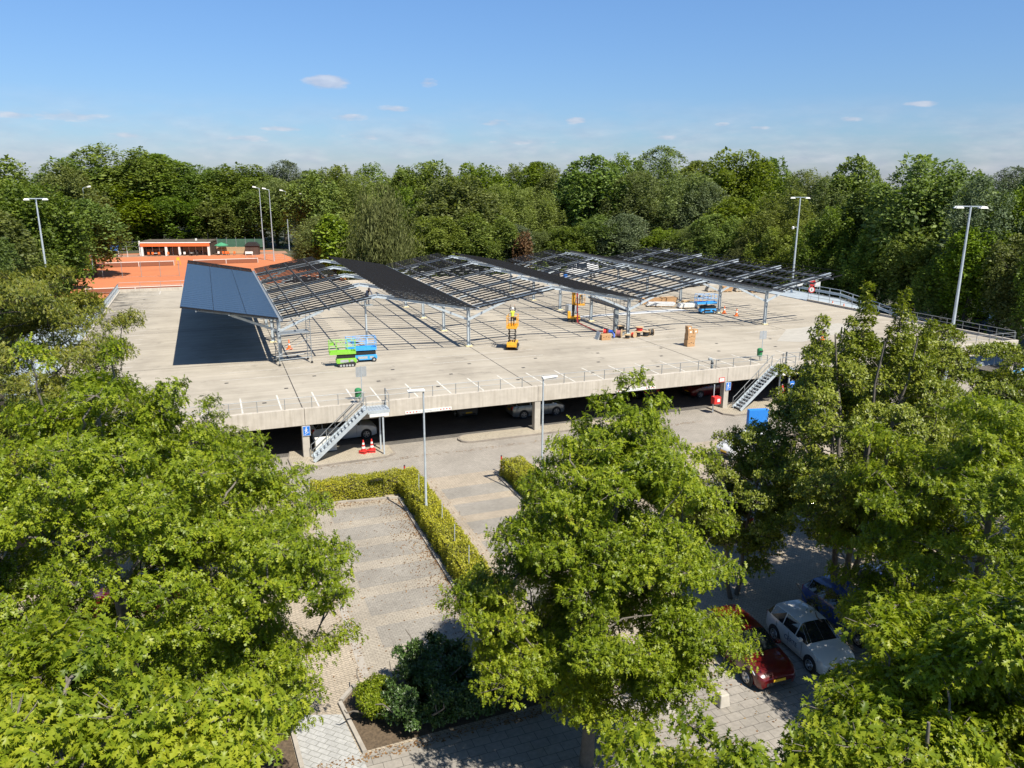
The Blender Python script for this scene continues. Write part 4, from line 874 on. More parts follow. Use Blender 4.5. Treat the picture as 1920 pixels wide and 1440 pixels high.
island([(61.8, -.2), (61.6, -2.4), (64, -3.4), (72, -2.6), (76, -1.4), (75, -.3)])
# ------------------------------------------------------------------ workers
def person(loc, rz, pose, top, legs, hair, label, hat=None):
    J = dict(pelvis=(0, 0, .95), chest=(0, 0, 1.25), neck=(0, .0, 1.47), head=(0, .02, 1.60), crown=(0, .01, 1.74), sl=(.18, 0, 1.42), sr=(-.18, 0, 1.42), el=(.27, .03, 1.14), er=(-.27, .03, 1.14), wl=(.28, .16, .92), wr=(-.28, .16, .92), hl=(.1, 0, .9), hr=(-.1, 0, .9), kl=(.12, .03, .5), kr=(-.12, .03, .5), al=(.12, -.02, .09), ar=(-.12, -.02, .09), tl=(.13, .17, .04), tr=(-.13, .17, .04)); J.update(pose)
    rad = dict(pelvis=.145, chest=.15, neck=.058, head=.095, crown=.07, sl=.075, sr=.075, el=.046, er=.046, wl=.03, wr=.03, hl=.1, hr=.1, kl=.062, kr=.062, al=.042, ar=.042, tl=.036, tr=.036)
    E = [('pelvis', 'chest'), ('chest', 'neck'), ('neck', 'head'), ('head', 'crown'), ('chest', 'sl'), ('chest', 'sr'), ('sl', 'el'), ('el', 'wl'), ('sr', 'er'), ('er', 'wr'), ('pelvis', 'hl'), ('pelvis', 'hr'), ('hl', 'kl'), ('kl', 'al'), ('al', 'tl'), ('hr', 'kr'), ('kr', 'ar'), ('ar', 'tr')]
    names = list(J); vs = [J[n] for n in names]; rs = [rad[n] for n in names]; es = [(names.index(a), names.index(b)) for a, b in E]
    for e, wn in (('el', 'wl'), ('er', 'wr')):      # palms, four fingers and a thumb
        a, b = Vector(J[e]), Vector(J[wn]); d = (b-a).normalized(); sd_ = d.cross(Vector((0, 0, 1))); sd_ = sd_.normalized() if sd_.length > .1 else Vector((1, 0, 0))
        pi_ = len(vs); vs.append(tuple(b+d*.08)); rs.append(.034); es.append((names.index(wn), pi_))
        for k in range(4):
            q = len(vs); o = sd_*(-.03+.02*k); ln = (.075, .085, .08, .062)[k]
            vs.append(tuple(b+d*(.09+ln*.55)+o)); rs.append(.009); vs.append(tuple(b+d*(.09+ln)+o*1.1+Vector((0, 0, -.015)))); rs.append(.008); es += [(pi_, q), (q, q+1)]
        q = len(vs); vs.append(tuple(b+d*.075+sd_*.055)); rs.append(.011); es.append((pi_, q))
    me = bpy.data.meshes.new('body'); me.from_pydata(vs, es, []); o = bpy.data.objects.new('body_cage', me); COL.objects.link(o)
    sk = o.modifiers.new('s', 'SKIN')
    for k, r_ in enumerate(rs): me.skin_vertices[0].data[k].radius = (r_, r_*(.8 if names[k] in ('chest', 'pelvis') else 1) if k < len(names) else r_)
    me.skin_vertices[0].data[0].use_root = True
    sb = o.modifiers.new('u', 'SUBSURF'); sb.levels = 1; sb.render_levels = 1
    dg = bpy.context.evaluated_depsgraph_get(); bm_ = bpy.data.meshes.new_from_object(o.evaluated_get(dg)); bpy.data.objects.remove(o)
    seg = [(Vector(vs[a]), Vector(vs[b]), a, b) for a, b in es]
    skin = pmat('skin', (.45, .27, .19), .55, var=.08); bm_.materials.clear()
    for m_ in (skin, top, legs, M_DARK): bm_.materials.append(m_)
    for p in bm_.polygons:
        c = p.center; best = min(seg, key=lambda s_: (c-(s_[0]+(s_[1]-s_[0])*max(0, min(1, (c-s_[0]).dot(s_[1]-s_[0])/max(1e-6, (s_[1]-s_[0]).length_squared))))).length)
        nm = {names[i] for i in best[2:] if i < len(names)}
        if nm <= {'neck', 'head', 'crown'} or len(nm) < 2: mi = 0
        elif nm & {'tl', 'tr'}: mi = 3
        elif nm & {'hl', 'hr', 'kl', 'kr', 'al', 'ar'}: mi = 2
        elif nm & {'el', 'er'}: mi = 2
        else: mi = 1
        p.material_index = mi; p.use_smooth = True
    body = bpy.data.objects.new('person', bm_); COL.objects.link(body); body.location = loc; body.rotation_euler = (0, 0, rz); tag(body, label, 'person')
    h = Vector(J['head']); 
    hm = MB().lathe([(.112, .0), (.115, .05), (.1, .12), (.06, .165), (.01, .18)], (h.x, h.y-.012, h.z+.005), 14)
    if hat: hm.lathe([(.14, .005), (.14, .02)], (h.x, h.y+.03, h.z+.005), 14)
    hm.build('helmet' if hat else 'hair', hat or hair, body, smooth=True)
    f = MB()
    for s in (-1, 1): f.lathe([(.002, .0), (.013, .006), (.002, .014)], (h.x+s*.035, h.y+.086, h.z+.01), 8, 'y')
    f.build('eyes', M_DARK, body); MB().hexa([(h.x-.014, h.y+.08, h.z-.05), (h.x+.014, h.y+.08, h.z-.05), (h.x+.012, h.y+.122, h.z-.045), (h.x-.012, h.y+.122, h.z-.045), (h.x-.007, h.y+.085, h.z), (h.x+.007, h.y+.085, h.z), (h.x+.005, h.y+.098, h.z), (h.x-.005, h.y+.098, h.z)]).build('nose', skin, body)
    MB().box(h.x-.026, h.x+.026, h.y+.084, h.y+.094, h.z-.075, h.z-.066).build('mouth', M_TAIL, body)
    return body
M_HAIR = pmat('dark_hair', (.03, .02, .015), .7); M_CLOTHB = pmat('black_workwear', (.018, .018, .02), .85, var=.2); M_HIVIS = pmat('yellow_green_vest', (.55, .68, .06), .7, var=.08); M_NAVYW = pmat('navy_workwear', (.025, .035, .07), .85, var=.2); M_REDW = pmat('red_shirt', (.42, .05, .04), .8)
# bending over the open ridge, standing in the lift beneath it
rw = (8.1, 19.6)
person((rw[0], rw[1], zb(0)+1.02) if False else (8.0, 18.9, 7.28), R(200), dict(chest=(0, .16, 1.19), neck=(0, .33, 1.33), head=(0, .43, 1.38), crown=(0, .51, 1.48), sl=(.18, .28, 1.28), sr=(-.18, .28, 1.28), el=(.24, .42, 1.05), er=(-.24, .42, 1.05), wl=(.2, .55, .86), wr=(-.2, .55, .86)), M_CLOTHB, M_NAVYW, M_HAIR, 'worker in black bending over at the first canopy ridge')
person((20.2, 14.0, ZD+.28+.44+.28+1.0+.05), R(-20), dict(el=(.26, .12, 1.6), er=(-.26, .1, 1.6), wl=(.2, .16, 1.86), wr=(-.2, .14, 1.86)), M_HIVIS, M_CLOTHB, M_HAIR, 'worker in yellow green vest reaching up from the raised scissor lift', M_WHITE)
person((32.35, 24.7, ZD+1.965), R(140), dict(el=(.26, .12, 1.58), er=(-.26, .12, 1.6), wl=(.2, .18, 1.84), wr=(-.2, .18, 1.84)), M_NAVYW, M_CLOTHB, M_HAIR, 'worker in black trousers standing on the yellow mast lift', M_WHITE)
st = empty('boom_platform', (8.0, 18.9, ZD), R(20), 'slim grey push around lift under the worker at the first ridge', 'lift')
MB().box(-.5, .5, -.32, .32, .1, .34).build('base', M_PIPEG, st); MB().box(-.42, .42, -.3, .3, 3.9, 3.985).build('platform', M_PIPEG, st); MB().box(-.07, .07, .3, .42, .3, 4.6).build('mast', M_GALV, st)
for s in (-.4, .4):
    for y in (-.3, .3): MB().lathe([(.04, -.03), (.1, -.03), (.1, .03), (.04, .03)], (s, y, .1), 10, 'y').build('wheel', M_DARK, st)
g = MB().tube([(-.42, -.3, 4.0), (-.42, -.3, 5.0), (.42, -.3, 5.0), (.42, -.3, 4.0)], .02, 6).tube([(-.42, .3, 4.0), (-.42, .3, 5.0), (.42, .3, 5.0), (.42, .3, 4.0)], .02, 6); g.build('guard_rail', M_PIPEG, st)
# ------------------------------------------------------------------ tennis club
def wire_fence(p, q, h, step, label, grp=None, wires=2, mat=M_PIPEG):
    p, q = Vector(p), Vector(q); L = (q-p).length; n = max(1, round(L/step)); t = empty('wire_fence', p, math.atan2((q-p).y, (q-p).x), label, 'fence', grp)
    for k in range(n+1): MB().tube([(L*k/n, 0, 0), (L*k/n, 0, h)], .045, 6).build('post', mat, t)
    m = MB()
    for k in range(wires): z = h-(h-.1)*k/max(1, wires-1) if wires > 1 else h; m.tube([(0, 0, z), (L, 0, z)], .016, 5)
    m.build('wire', mat, t); return t
wire_fence((-24.0, 114.4, 0), (-10.6, 113.2, 0), 3.0, 3.35, 'thin mid court fence posts on the orange clay', None, 2)
wire_fence((-29.5, 161, 0), (-20.4, 160.6, 0), 3.4, 3.0, 'tall wire fence on the left of the clubhouse', None, 4)
wire_fence((-31, 84, 0), (21, 84.5, 0), 1.1, 4, 'low fence between the deck and the clay courts', None, 2)
wire_fence((3.0, 141, 0), (14.0, 141.5, 0), 1.2, 2.2, 'low grey fence below the floodlight masts right of the courts', None, 3)
def net(x0, x1, y, label):
    t = empty('tennis_net', (x0, y, 0), 0, label, 'tennis net', 'nets on the clay courts'); L = x1-x0
    M_NET = pmat('net_mesh', (.22, .085, .045), .9, var=.1)
    MB().box(.05, L-.05, -.006, .006, .08, .92).build('mesh', M_NET, t); MB().box(.05, L-.05, -.02, .02, .92, 1.03).build('headband', M_WHITE, t)
    for x in (0, L): MB().tube([(x, 0, 0), (x, 0, 1.1)], .05, 8).build('net_post', M_WHITE, t)
    MB().box(L/2-.05, L/2+.05, -.022, .022, 0, .98).build('centre_strap', M_WHITE, t)
net(-26.1, -12.2, 134.4, 'tennis net on the left clay court with white headband')
net(-8.2, 5.3, 135.0, 'tennis net on the right clay court beyond the solar panels')
net(-24, -9.5, 90.5, 'low tennis net close behind the deck end railing')
M_BRICK = paver_mat('brown_brick', (.10, .065, .05), (.085, .055, .042), (.07, .06, .05), .22, .07)
cl = empty('clubhouse', (-20.2, 160.6, 0), R(-14), 'low clubhouse with long orange awning and white pillars behind the clay courts', 'clubhouse')
Lc = 16.2
MB().box(0, Lc, .9, 7, 0, 3.2).build('wall', M_BRICK, cl); MB().box(-.1, Lc+.1, .5, 7.2, 3.2, 3.5).build('roof', pmat('brown_roof_felt', (.09, .075, .055), .95, var=.35, scale=1.5), cl)
MB().box(-.15, Lc+.15, -.6, .5, 3.1, 3.24).build('fascia', M_WHITE, cl)
MB().hexa([(0, -.5, 2.42), (Lc, -.5, 2.42), (Lc, .3, 3.0), (0, .3, 3.0), (0, -.5, 2.5), (Lc, -.5, 2.5), (Lc, .3, 3.12), (0, .3, 3.12)]).box(0, Lc, -.56, -.5, 2.3, 3.0).build('awning', pmat('orange_awning', (.78, .15, .035), .7, var=.05), cl)
for x, w in [(.25, .5), (5.9, .55), (9.0, .45), (15.9, .5)]: MB().box(x-w/2, x+w/2, -.45, .0, 0, 2.41).build('pillar', M_WHITE, cl)
for a, b in [(.8, 2.3), (2.45, 3.9), (4.05, 5.5), (6.3, 7.0), (7.3, 8.6), (9.4, 10.9), (11.0, 12.5), (12.6, 14.1), (14.2, 15.5)]:
    w = MB().box(a, b, .86, .895, .75 if not 6 < a < 8 else .05, 2.4).build('window' if not 6 < a < 8 else 'door', M_GLASS, cl); MB().box(b+.02, b+.1, .82, .895, .1, 2.9).build('frame', M_WHITE, w)
MB().box(.6, 5.5, .80, .86, .1, .72).build('plinth', M_BRICK, cl); MB().box(12.3, 12.7, 2, 2.4, 3.5, 4.0).build('chimney', M_WHITE, cl); MB().tube([(15.4, 2, 3.5), (15.4, 2, 5.4)], .05, 6).build('flue', M_DARK, cl); MB().box(-.5, -.2, .0, .3, 0, 3.6).build('white_post', M_WHITE, cl)
def chair(x, y, mat, label):
    t = empty('terrace_chair', (x, y, .01), rng.uniform(-.5, .5)+math.pi, label, 'chair', 'chairs on the clubhouse terrace')
    MB().box(-.25, .25, -.25, .25, .42, .48).build('seat', mat, t); MB().box(-.25, .25, .21, .26, .48, 1.0).build('backrest', mat, t)
    for a in (-.2, .2):
        for b in (-.2, .2): MB().box(a-.02, a+.02, b-.02, b+.02, 0, .42).build('leg', M_DARK, t)
def along(u, v=-1.0): c, s = math.cos(R(-14)), math.sin(R(-14)); return -20.2+u*c-v*s, 160.6+u*s+v*c
for k, u in enumerate([2.0, 2.9, 4.4, 6.4]): chair(*along(u), M_ORANGE, 'orange terrace chair under the left half of the awning')
for k, u in enumerate([9.2, 10.3, 11.6, 12.3, 13.2]): chair(*along(u), M_WHITE if k in (0, 1) else M_DARK, 'white terrace chair before the middle of the awning' if k in (0, 1) else 'dark terrace chair under the right half of the awning')
for k, u in enumerate([18.0, 19.3, 19.9, 20.5, 21.9]): chair(*along(u, 0), M_ORANGE if k else M_WHITE, 'orange terrace chair by the green parasol' if k else 'white terrace chair by the green parasol')
for u, lb in [(3.6, 'white terrace table between orange chairs'), (12.0, 'terrace table between dark chairs')]:
    x, y = along(u, -1.2); t = empty('terrace_table', (x, y, .01), 0, lb, 'table'); MB().lathe([(.45, .7), (.45, .74)], (0, 0, 0), 16).build('tabletop', M_WHITE, t); MB().tube([(0, 0, 0), (0, 0, .7)], .05, 6).build('leg', M_DARK, t)
x, y = along(18.6, 1.5); t = empty('parasol', (x, y, 0), 0, 'green parasol beside the clubhouse', 'parasol')
MB().lathe([(1.7, 2.35), (.9, 2.75), (.06, 3.05)], (0, 0, 0), 8).build('canopy', pmat('green_canvas', (.05, .25, .12), .8), t); MB().tube([(0, 0, 0), (0, 0, 2.7)], .04, 6).build('pole', M_WHITE, t)
x, y = along(17, 4.2); t = empty('green_screen', (x, y, 0), R(-14), 'tall green windbreak netting right of the clubhouse', 'screen')
MB().box(0, 11.5, -.02, .02, 1.6, 3.7).build('netting', pmat('green_netting', (.045, .11, .07), .9, var=.2, scale=1), t)
for k in range(6): MB().tube([(2.3*k, -.06, 0), (2.3*k, -.06, 4.1)], .05, 6).build('post', M_PIPEG, t)
x, y = along(17, 3.2); t = empty('slat_fence', (x, y, 0), R(-14), 'low weathered slat fence right of the clubhouse', 'fence')
m = MB()
for k in range(7): m.box(0, 7, -.03, .03, .15+.24*k, .34+.24*k)
m.build('slats', M_WOOD, t); [MB().box(x_-.06, x_+.06, .04, .12, 0, 1.9).build('post', M_WOOD, t) for x_ in (0, 2.3, 4.6, 7)]
x, y = along(26, 1.6); t = empty('dark_shed', (x, y, 0), R(-14), 'small dark shed under the trees right of the parasol', 'shed')
MB().box(-1.6, 1.6, -1, 1, 0, 2.2).build('wall', M_BRICK, t); MB().hexa([(-1.8, -1.2, 2.2), (1.8, -1.2, 2.2), (1.8, 1.2, 2.2), (-1.8, 1.2, 2.2), (-.9, -1.2, 3.1), (.9, -1.2, 3.1), (.9, 1.2, 3.1), (-.9, 1.2, 3.1)]).build('roof', M_DARK, t)
x, y = along(25.5, -.6); t = empty('white_bench', (x, y, 0), R(-14), 'white bench before the dark shed', 'bench'); MB().box(-.9, .9, -.2, .2, .42, .48).build('seat', M_WHITE, t); MB().box(-.9, .9, .18, .22, .5, .95).build('backrest', M_WHITE, t); [MB().box(a-.04, a+.04, -.18, .18, 0, .42).build('leg', M_WHITE, t) for a in (-.8, .8)]
t = empty('goal_frame', (-24.2, 158.8, 0), R(-10), 'small white goal frame left of the clubhouse', 'goal'); MB().tube([(-1, 0, 0), (-1, 0, 1.9), (1, 0, 1.9), (1, 0, 0)], .05, 6).build('frame', M_WHITE, t); MB().tube([(-1, 0, 1.9), (-1, .8, 0), (1, .8, 0), (1, 0, 1.9)], .025, 5).build('stays', M_WHITE, t)
t = empty('blue_board', (-26.2, 161.6, 0), R(-8), 'blue noticeboard on the fence left of the clubhouse', 'board'); MB().box(-.95, .95, -.05, .0, 1.3, 2.7).build('board', M_BLUE, t); [MB().tube([(a, .06, 0), (a, .06, 2.7)], .04, 6).build('post', M_PIPEG, t) for a in (-.7, .7)]
t = empty('umpire_seat', (-11.3, 134.6, 0), 0, 'yellow umpire seat at the right end of the left net', 'seat'); MB().box(-.3, .3, -.3, .3, 1.1, 1.2).build('seat', M_YELLOW, t); [MB().beam((a*.5, b*.5, 0), (a*.3, b*.3, 1.1), .06, .06).build('leg', M_YELLOW, t) for a in (-1, 1) for b in (-1, 1)]; MB().box(-.3, .3, .26, .3, 1.2, 1.7).build('backrest', M_YELLOW, t)
def flood(x, y, h, rz, label):
    t = empty('floodlight_mast', (x, y, 0), rz, label, 'floodlight', 'thin floodlight masts round the tennis courts')
    MB().tube([(0, 0, 0), (0, 0, h*.6), (0, 0, h)], [.13, .1, .07], 8).build('mast', M_GALV, t); MB().beam((0, 0, h-.05), (-.9, 0, h+.25), .1, .1).build('arm', M_GALV, t)
    MB().hexa([(-1.5, -.2, h+.2), (-.7, -.2, h+.1), (-.7, .2, h+.1), (-1.5, .2, h+.2), (-1.45, -.16, h+.5), (-.7, -.16, h+.35), (-.7, .16, h+.35), (-1.45, .16, h+.5)]).build('floodlight', M_WHITE, t)
flood(7.2, 141.5, 16.3, 0, 'leftmost of the four floodlight masts right of the courts'); flood(9.0, 137, 16.0, 0, 'second floodlight mast right of the courts, in front of the shed')
flood(15.1, 164, 15.3, 0, 'third floodlight mast right of the courts'); flood(19.8, 163, 14.4, 0, 'rightmost floodlight mast, partly behind the olive tree')
flood(-27.4, 130, 16.4, R(180), 'floodlight mast in the left trees, the right one of two'); flood(-30.3, 140, 16.2, R(180), 'floodlight mast in the left trees, the left one of two')

# ------------------------------------------------------------------ foliage
def np_mesh(name, V, T, mats, midx=None, smooth=False):
    me = bpy.data.meshes.new(name); nv, nt_, w = len(V), len(T), T.shape[1]
    me.vertices.add(nv); me.vertices.foreach_set('co', np.ascontiguousarray(V, np.float32).ravel())
    me.loops.add(nt_*w); me.loops.foreach_set('vertex_index', np.ascontiguousarray(T, np.int32).ravel())
    me.polygons.add(nt_); me.polygons.foreach_set('loop_start', np.arange(0, nt_*w, w, dtype=np.int32)); me.polygons.foreach_set('loop_total', np.full(nt_, w, np.int32))
    for m in mats: me.materials.append(m)
    if smooth: me.polygons.foreach_set('use_smooth', np.ones(nt_, bool))
    me.update(calc_edges=True); return me
def nrm(a): return a/np.maximum(1e-6, np.linalg.norm(a, axis=1, keepdims=True))
# leaf outlines: unit length along x, blade across y, slight fold and droop in z
def T_oak():
    mid = [(.0, 0, 0), (.38, 0, .02), (.62, 0, .0), (.83, 0, -.05), (1, 0, -.2)]
    V = list(mid); T = []
    for s in (1, -1):
        b = len(V); V += [(.32, s*.21, .05), (.40, s*.065, .03), (.64, s*.30, .04), (.62, s*.075, .02), (.90, s*.20, -.05), (.84, s*.05, -.05)]
        q = [(0, b, b+1), (0, b+1, 1), (1, b+1, b+3), (1, b+3, 2), (b+1, b+2, b+3), (2, b+3, b+5), (2, b+5, 3), (b+3, b+4, b+5), (3, b+5, 4)]
        T += q if s > 0 else [t[::-1] for t in q]
    return np.array(V, float), np.array(T)
def T_star():
    mid = [(.0, 0, 0), (.42, 0, .02), (.7, 0, -.01), (1, 0, -.14)]; V = list(mid); T = []
    for s in (1, -1):
        b = len(V); V += [(.36, s*.21, .06), (.66, s*.29, .04), (.90, s*.17, -.06)]
        q = [(0, b, 1), (1, b+1, 2), (2, b+2, 3), (0, b, b+1) if False else (1, b, b+1)]
        T += q[:3] if s > 0 else [t[::-1] for t in q[:3]]
    return np.array(V, float), np.array(T)
def T_diamond(w=.3):
    V = [(0, 0, 0), (.45, w, .05), (1, 0, -.1), (.45, -w, .05)]; return np.array(V, float), np.array([(0, 1, 2), (0, 2, 3)])
def leaves(pos, axis, normal, length, tmpl):
    TV, TT = tmpl; n = len(pos); x = nrm(axis); z = nrm(normal-x*(normal*x).sum(1, keepdims=True)); y = np.cross(z, x); L = length[:, None, None]
    V = pos[:, None, :]+L*(TV[None, :, 0:1]*x[:, None, :]+TV[None, :, 1:2]*y[:, None, :]+TV[None, :, 2:3]*z[:, None, :])
    T = TT[None]+(np.arange(n)*len(TV))[:, None, None]
    return V.reshape(-1, 3), T.reshape(-1, 3)
def rosettes(tips, dirs, m, L, r, droop=.3, spread=.8, rise=.6):
    """m leaves fanned round each twig tip"""
    n = len(tips); d = np.repeat(nrm(dirs), m, 0); t = np.repeat(tips, m, 0); k = n*m
    a = r.uniform(0, 2*np.pi, k); ref = np.where(np.abs(d[:, 2:3]) > .9, np.array([[1., 0, 0]]), np.array([[0., 0, 1]])); u = nrm(np.cross(d, ref)); v = np.cross(d, u)
    rad = u*np.cos(a)[:, None]+v*np.sin(a)[:, None]
    ax = nrm(d*r.uniform(.1, .9, (k, 1))*rise+rad*spread*r.uniform(.6, 1.1, (k, 1))+np.array([[0, 0, -1.]])*droop*r.uniform(.2, 1.6, (k, 1)))
    nz_ = nrm(np.array([[0, 0, 1.]])+d*.4+r.normal(0, .5, (k, 3)))
    pos = t-d*r.uniform(0, L*1.6, (k, 1))+rad*L*.12
    return pos, ax, nz_, L*np.clip(r.normal(.9, .22, k), .35, 1.4)
def bark(name, col): return pmat(name, col, .9, var=.3, scale=5, bump=.4)
M_BARK = bark('grey_bark', (.13, .115, .095)); M_BARKD = bark('dark_bark', (.055, .047, .038))
def limb(m, p, q, r0, r1, n=6, wob=.12, seg=4, sag=.0, rr=random):
    p, q = Vector(p), Vector(q); L = (q-p).length; pts = []
    for k in range(seg+1):
        f = k/seg; o = Vector((rr.uniform(-1, 1), rr.uniform(-1, 1), rr.uniform(-.5, 1)))*wob*L*math.sin(math.pi*f)*.5
        pts.append(p.lerp(q, f)+o+Vector((0, 0, sag*L*math.sin(math.pi*f))))
    m.tube(pts, [r0+(r1-r0)*k/seg for k in range(seg+1)], n); return pts
def near_tree(name, loc, label, cat, mats, trunk_h, r0, sprays, leafL, tmpl, dens, seed, per=9, droop=.35, spread=.85, lean=(0, 0), stems=1, barkm=None, twigs=True):
    """sprays: (x, y, z, rx, ry, rz) leafy bough ends relative to the base; limbs run to each of them"""
    r = np.random.default_rng(seed); rr = random.Random(seed); t = empty(name, loc, 0, label, cat); wood = MB(); top = max([s[2] for s in sprays if math.hypot(s[0], s[1]) < 1.6] or [max(s[2] for s in sprays)])
    axes = []
    for k in range(stems):
        a = 2*math.pi*k/max(1, stems)+.4; o = .25 if stems > 1 else 0; b = Vector((o*math.cos(a), o*math.sin(a), 0)); e = Vector((lean[0]+(1.6*math.cos(a) if stems > 1 else 0), lean[1]+(1.6*math.sin(a) if stems > 1 else 0), top*.88))
        pts = [b.lerp(e, f)+Vector((rr.uniform(-.12, .12), rr.uniform(-.12, .12), 0))*(1 if f > 0 else 0) for f in (0, .12, .3, .5, .7, .86, 1)]
        wood.tube(pts, [r0*(1.15 if k_ == 0 else 1)*(1-.93*f)**.8+.012 for k_, f in enumerate((0, .1, .3, .5, .7, .86, 1))], 10 if stems == 1 else 8); axes.append(pts)
    P_, D_ = [], []; nodes = [(p.lerp(p2, f_), True) for A in axes for p, p2 in zip(A[1:], A[2:]) for f_ in (0, .5) if p.z > trunk_h*.6]; sprays = sorted(sprays, key=lambda s: math.hypot(s[0], s[1])+.2*abs(s[2]-top*.6))
    if not nodes: nodes = [(axes[0][-1], True)]
    for (x, y, z, rx, ry, rz) in sprays:
        c = Vector((x, y, z)); cand = [q for q in nodes if q[0].z < z+.15] or nodes[:1]
        st_, on_axis = min(cand, key=lambda q: (q[0]-c).length+max(0, q[0].z-z+.6)*.8)
        pts_ = limb(wood, st_, c, max(.022, r0*.34*(1-z/top*.6)) if on_axis else min(.032, r0*.2), .014, 6, .14, 5, .04, rr); nodes += [(pts_[2], False), (pts_[3], False), (pts_[5], False)]
        n = max(4, int(dens*(rx*ry*4+(rx+ry)*rz*3))); u = nrm(r.normal(0, 1, (n, 3))); u *= r.uniform(.25, 1, (n, 1))**.45; u[:, 2] = np.where(u[:, 2] < -.35, -u[:, 2]*.8, u[:, 2])
        tip = np.array([[x, y, z]])+u*np.array([[rx, ry, rz]]); out = np.array([[x, y, 0]]); out = out/max(.5, np.linalg.norm(out))
        D_.append(nrm(u*np.array([[1, 1, .5]])+out*.75+np.array([[0, 0, .45]]))); P_.append(tip)
        if twigs:
            for q in tip[::5]:
                qv = Vector(q); mid = c.lerp(qv, .5)+Vector((0, 0, -.06)); wood.tube([c.lerp(qv, .05), mid, qv], [.014, .009, .005], 4, False)
    P_ = np.concatenate(P_); D_ = np.concatenate(D_); pos, ax_, nz_, ln = rosettes(P_, D_, per, leafL, r, droop, spread)
    V, T = leaves(pos, ax_, nz_, ln, tmpl); me = np_mesh('crown', V, T, mats); o = bpy.data.objects.new('crown', me); COL.objects.link(o); o.parent = t
    wood.build('trunk', barkm or M_BARK, t, smooth=True); return t
def dome(rx, ry, z0, z1, n, seed, size=1.2, flat=.45, inner=.25, cone=0, off=(0, 0)):
    """bough ends scattered over an uneven egg-shaped crown"""
    r = np.random.default_rng(seed); out = []; zc = z0+(z1-z0)*.45; tries = 0
    while len(out) < n and tries < n*60:
        tries += 1; u = nrm(r.normal(0, 1, (1, 3)))[0]; k = r.uniform(inner, 1)**.5; hz = (z1-zc) if u[2] > 0 else (zc-z0); lump = 1+.13*math.sin(3*math.atan2(u[1], u[0])+seed)+.09*math.sin(7*u[2]+seed*2)
        p = np.array([u[0]*rx*k*lump, u[1]*ry*k*lump, zc+u[2]*hz*k*.97]); tz = (p[2]-z0)/(z1-z0); p[:2] *= 1-cone*max(0, tz-.25); p[:2] += off; s = size*r.uniform(.7, 1.25)*(1.05-.45*max(0, tz))
        if any(np.linalg.norm((p-np.array(q[:3]))/np.array([1, 1, .7])) < .42*s for q in out): continue
        out.append((p[0], p[1], p[2], s, s, s*flat*r.uniform(.8, 1.2)))
    return out
L_OAK = leafmat('red_oak_leaf', (.085, .13, .006), (.20, .265, .014), (.34, .38, .028), .42, .42, .30)
L_OAKY = leafmat('young_red_oak_leaf', (.10, .155, .010), (.22, .28, .016), (.36, .39, .03), .42, .42, .30)
L_BRN = leafmat('bronze_green_oak_leaf', (.075, .10, .011), (.165, .185, .018), (.28, .265, .035), .5, .3, .4)
L_MAP = leafmat('small_green_leaf', (.085, .12, .010), (.18, .22, .018), (.31, .33, .04), .45, .34, .45)
L_SHR = leafmat('dark_shrub_leaf', (.03, .065, .014), (.06, .115, .024), (.11, .17, .038), .4, .2, .5)
L_HED = leafmat('hedge_leaf', (.15, .17, .014), (.34, .335, .022), (.50, .46, .035), .5, .3, .4)
TO, TS, TD = T_oak(), T_star(), T_diamond(.3)
# ------------------------------------------------------------------ the trees round the car park
near_tree('red_oak_tree', (-8.0, -29.5, 0), 'large bright green red oak filling the lower left of the photo', 'tree', [L_OAK], 3.0, .26,
          dome(5.3, 5.4, 2.4, 13.6, 200, 3, 1.25, .6, .45, .25)+[(6.0, .6, 7.3, .6, .6, .35), (5.9, .3, 4.6, .7, .7, .4), (5.5, .9, 5.6, .8, .8, .4), (5.6, -.4, 6.4, .7, .7, .4), (4.8, .5, 9.6, .6, .6, .35), (1.8, .5, 12.7, .6, .6, .5), (-1.2, 0, 14.0, .5, .5, .6), (.6, .3, 13.9, .45, .45, .5)], .178, TS, 10.5, 1, per=10, droop=.55)
near_tree('red_oak_tree', (-7.6, -39.8, 0), 'nearer red oak with big pale leaves in the bottom left corner', 'tree', [L_OAKY], 3.0, .2,
          dome(3.1, 2.9, 4.2, 12.7, 105, 9, 1.0, .6, .35), .19, TO, 13, 2, per=10, droop=.7)
near_tree('red_oak_tree', (4.9, -32.0, 0), 'round red oak with visible trunk in the bottom centre of the photo', 'tree', [L_OAK], 3.2, .2,
          [((x*.85 if x < 0 else x)+.18*max(0, z-6.5), y, z, p, q, s) for x, y, z, p, q, s in dome(4.15, 4.1, 2.0, 12.6, 170, 5, 1.1, .6, .4, .55)+[(.2, .2, 12.5, .6, .6, .5), (-.8, .2, 12.0, .55, .55, .5), (1.3, .3, 11.7, .6, .6, .45), (-2.3, 0, 11.0, .55, .55, .4), (2.9, -.2, 10.2, .55, .55, .4), (-3.4, -.5, 9.0, .6, .6, .4), (-4.5, -.2, 6.2, .6, .6, .35), (4.6, .2, 6.0, .7, .7, .4), (4.2, -.3, 7.8, .6, .6, .4), (-3.9, 0, 4.4, .7, .7, .4), (4.4, -.6, 4.6, .8, .8, .4)]], .178, TS, 11, 3, per=10, droop=.55, lean=(.8, 0))
near_tree('red_oak_tree', (17.7, -34.7, 0), 'glossy red oak at the right edge beyond the lettered car', 'tree', [L_OAK], 3.0, .2,
          dome(4.7, 4.5, 1.4, 11.8, 190, 8, 1.15, .6, .4, .1), .19, TS, 9.5, 4, per=10, droop=.55)
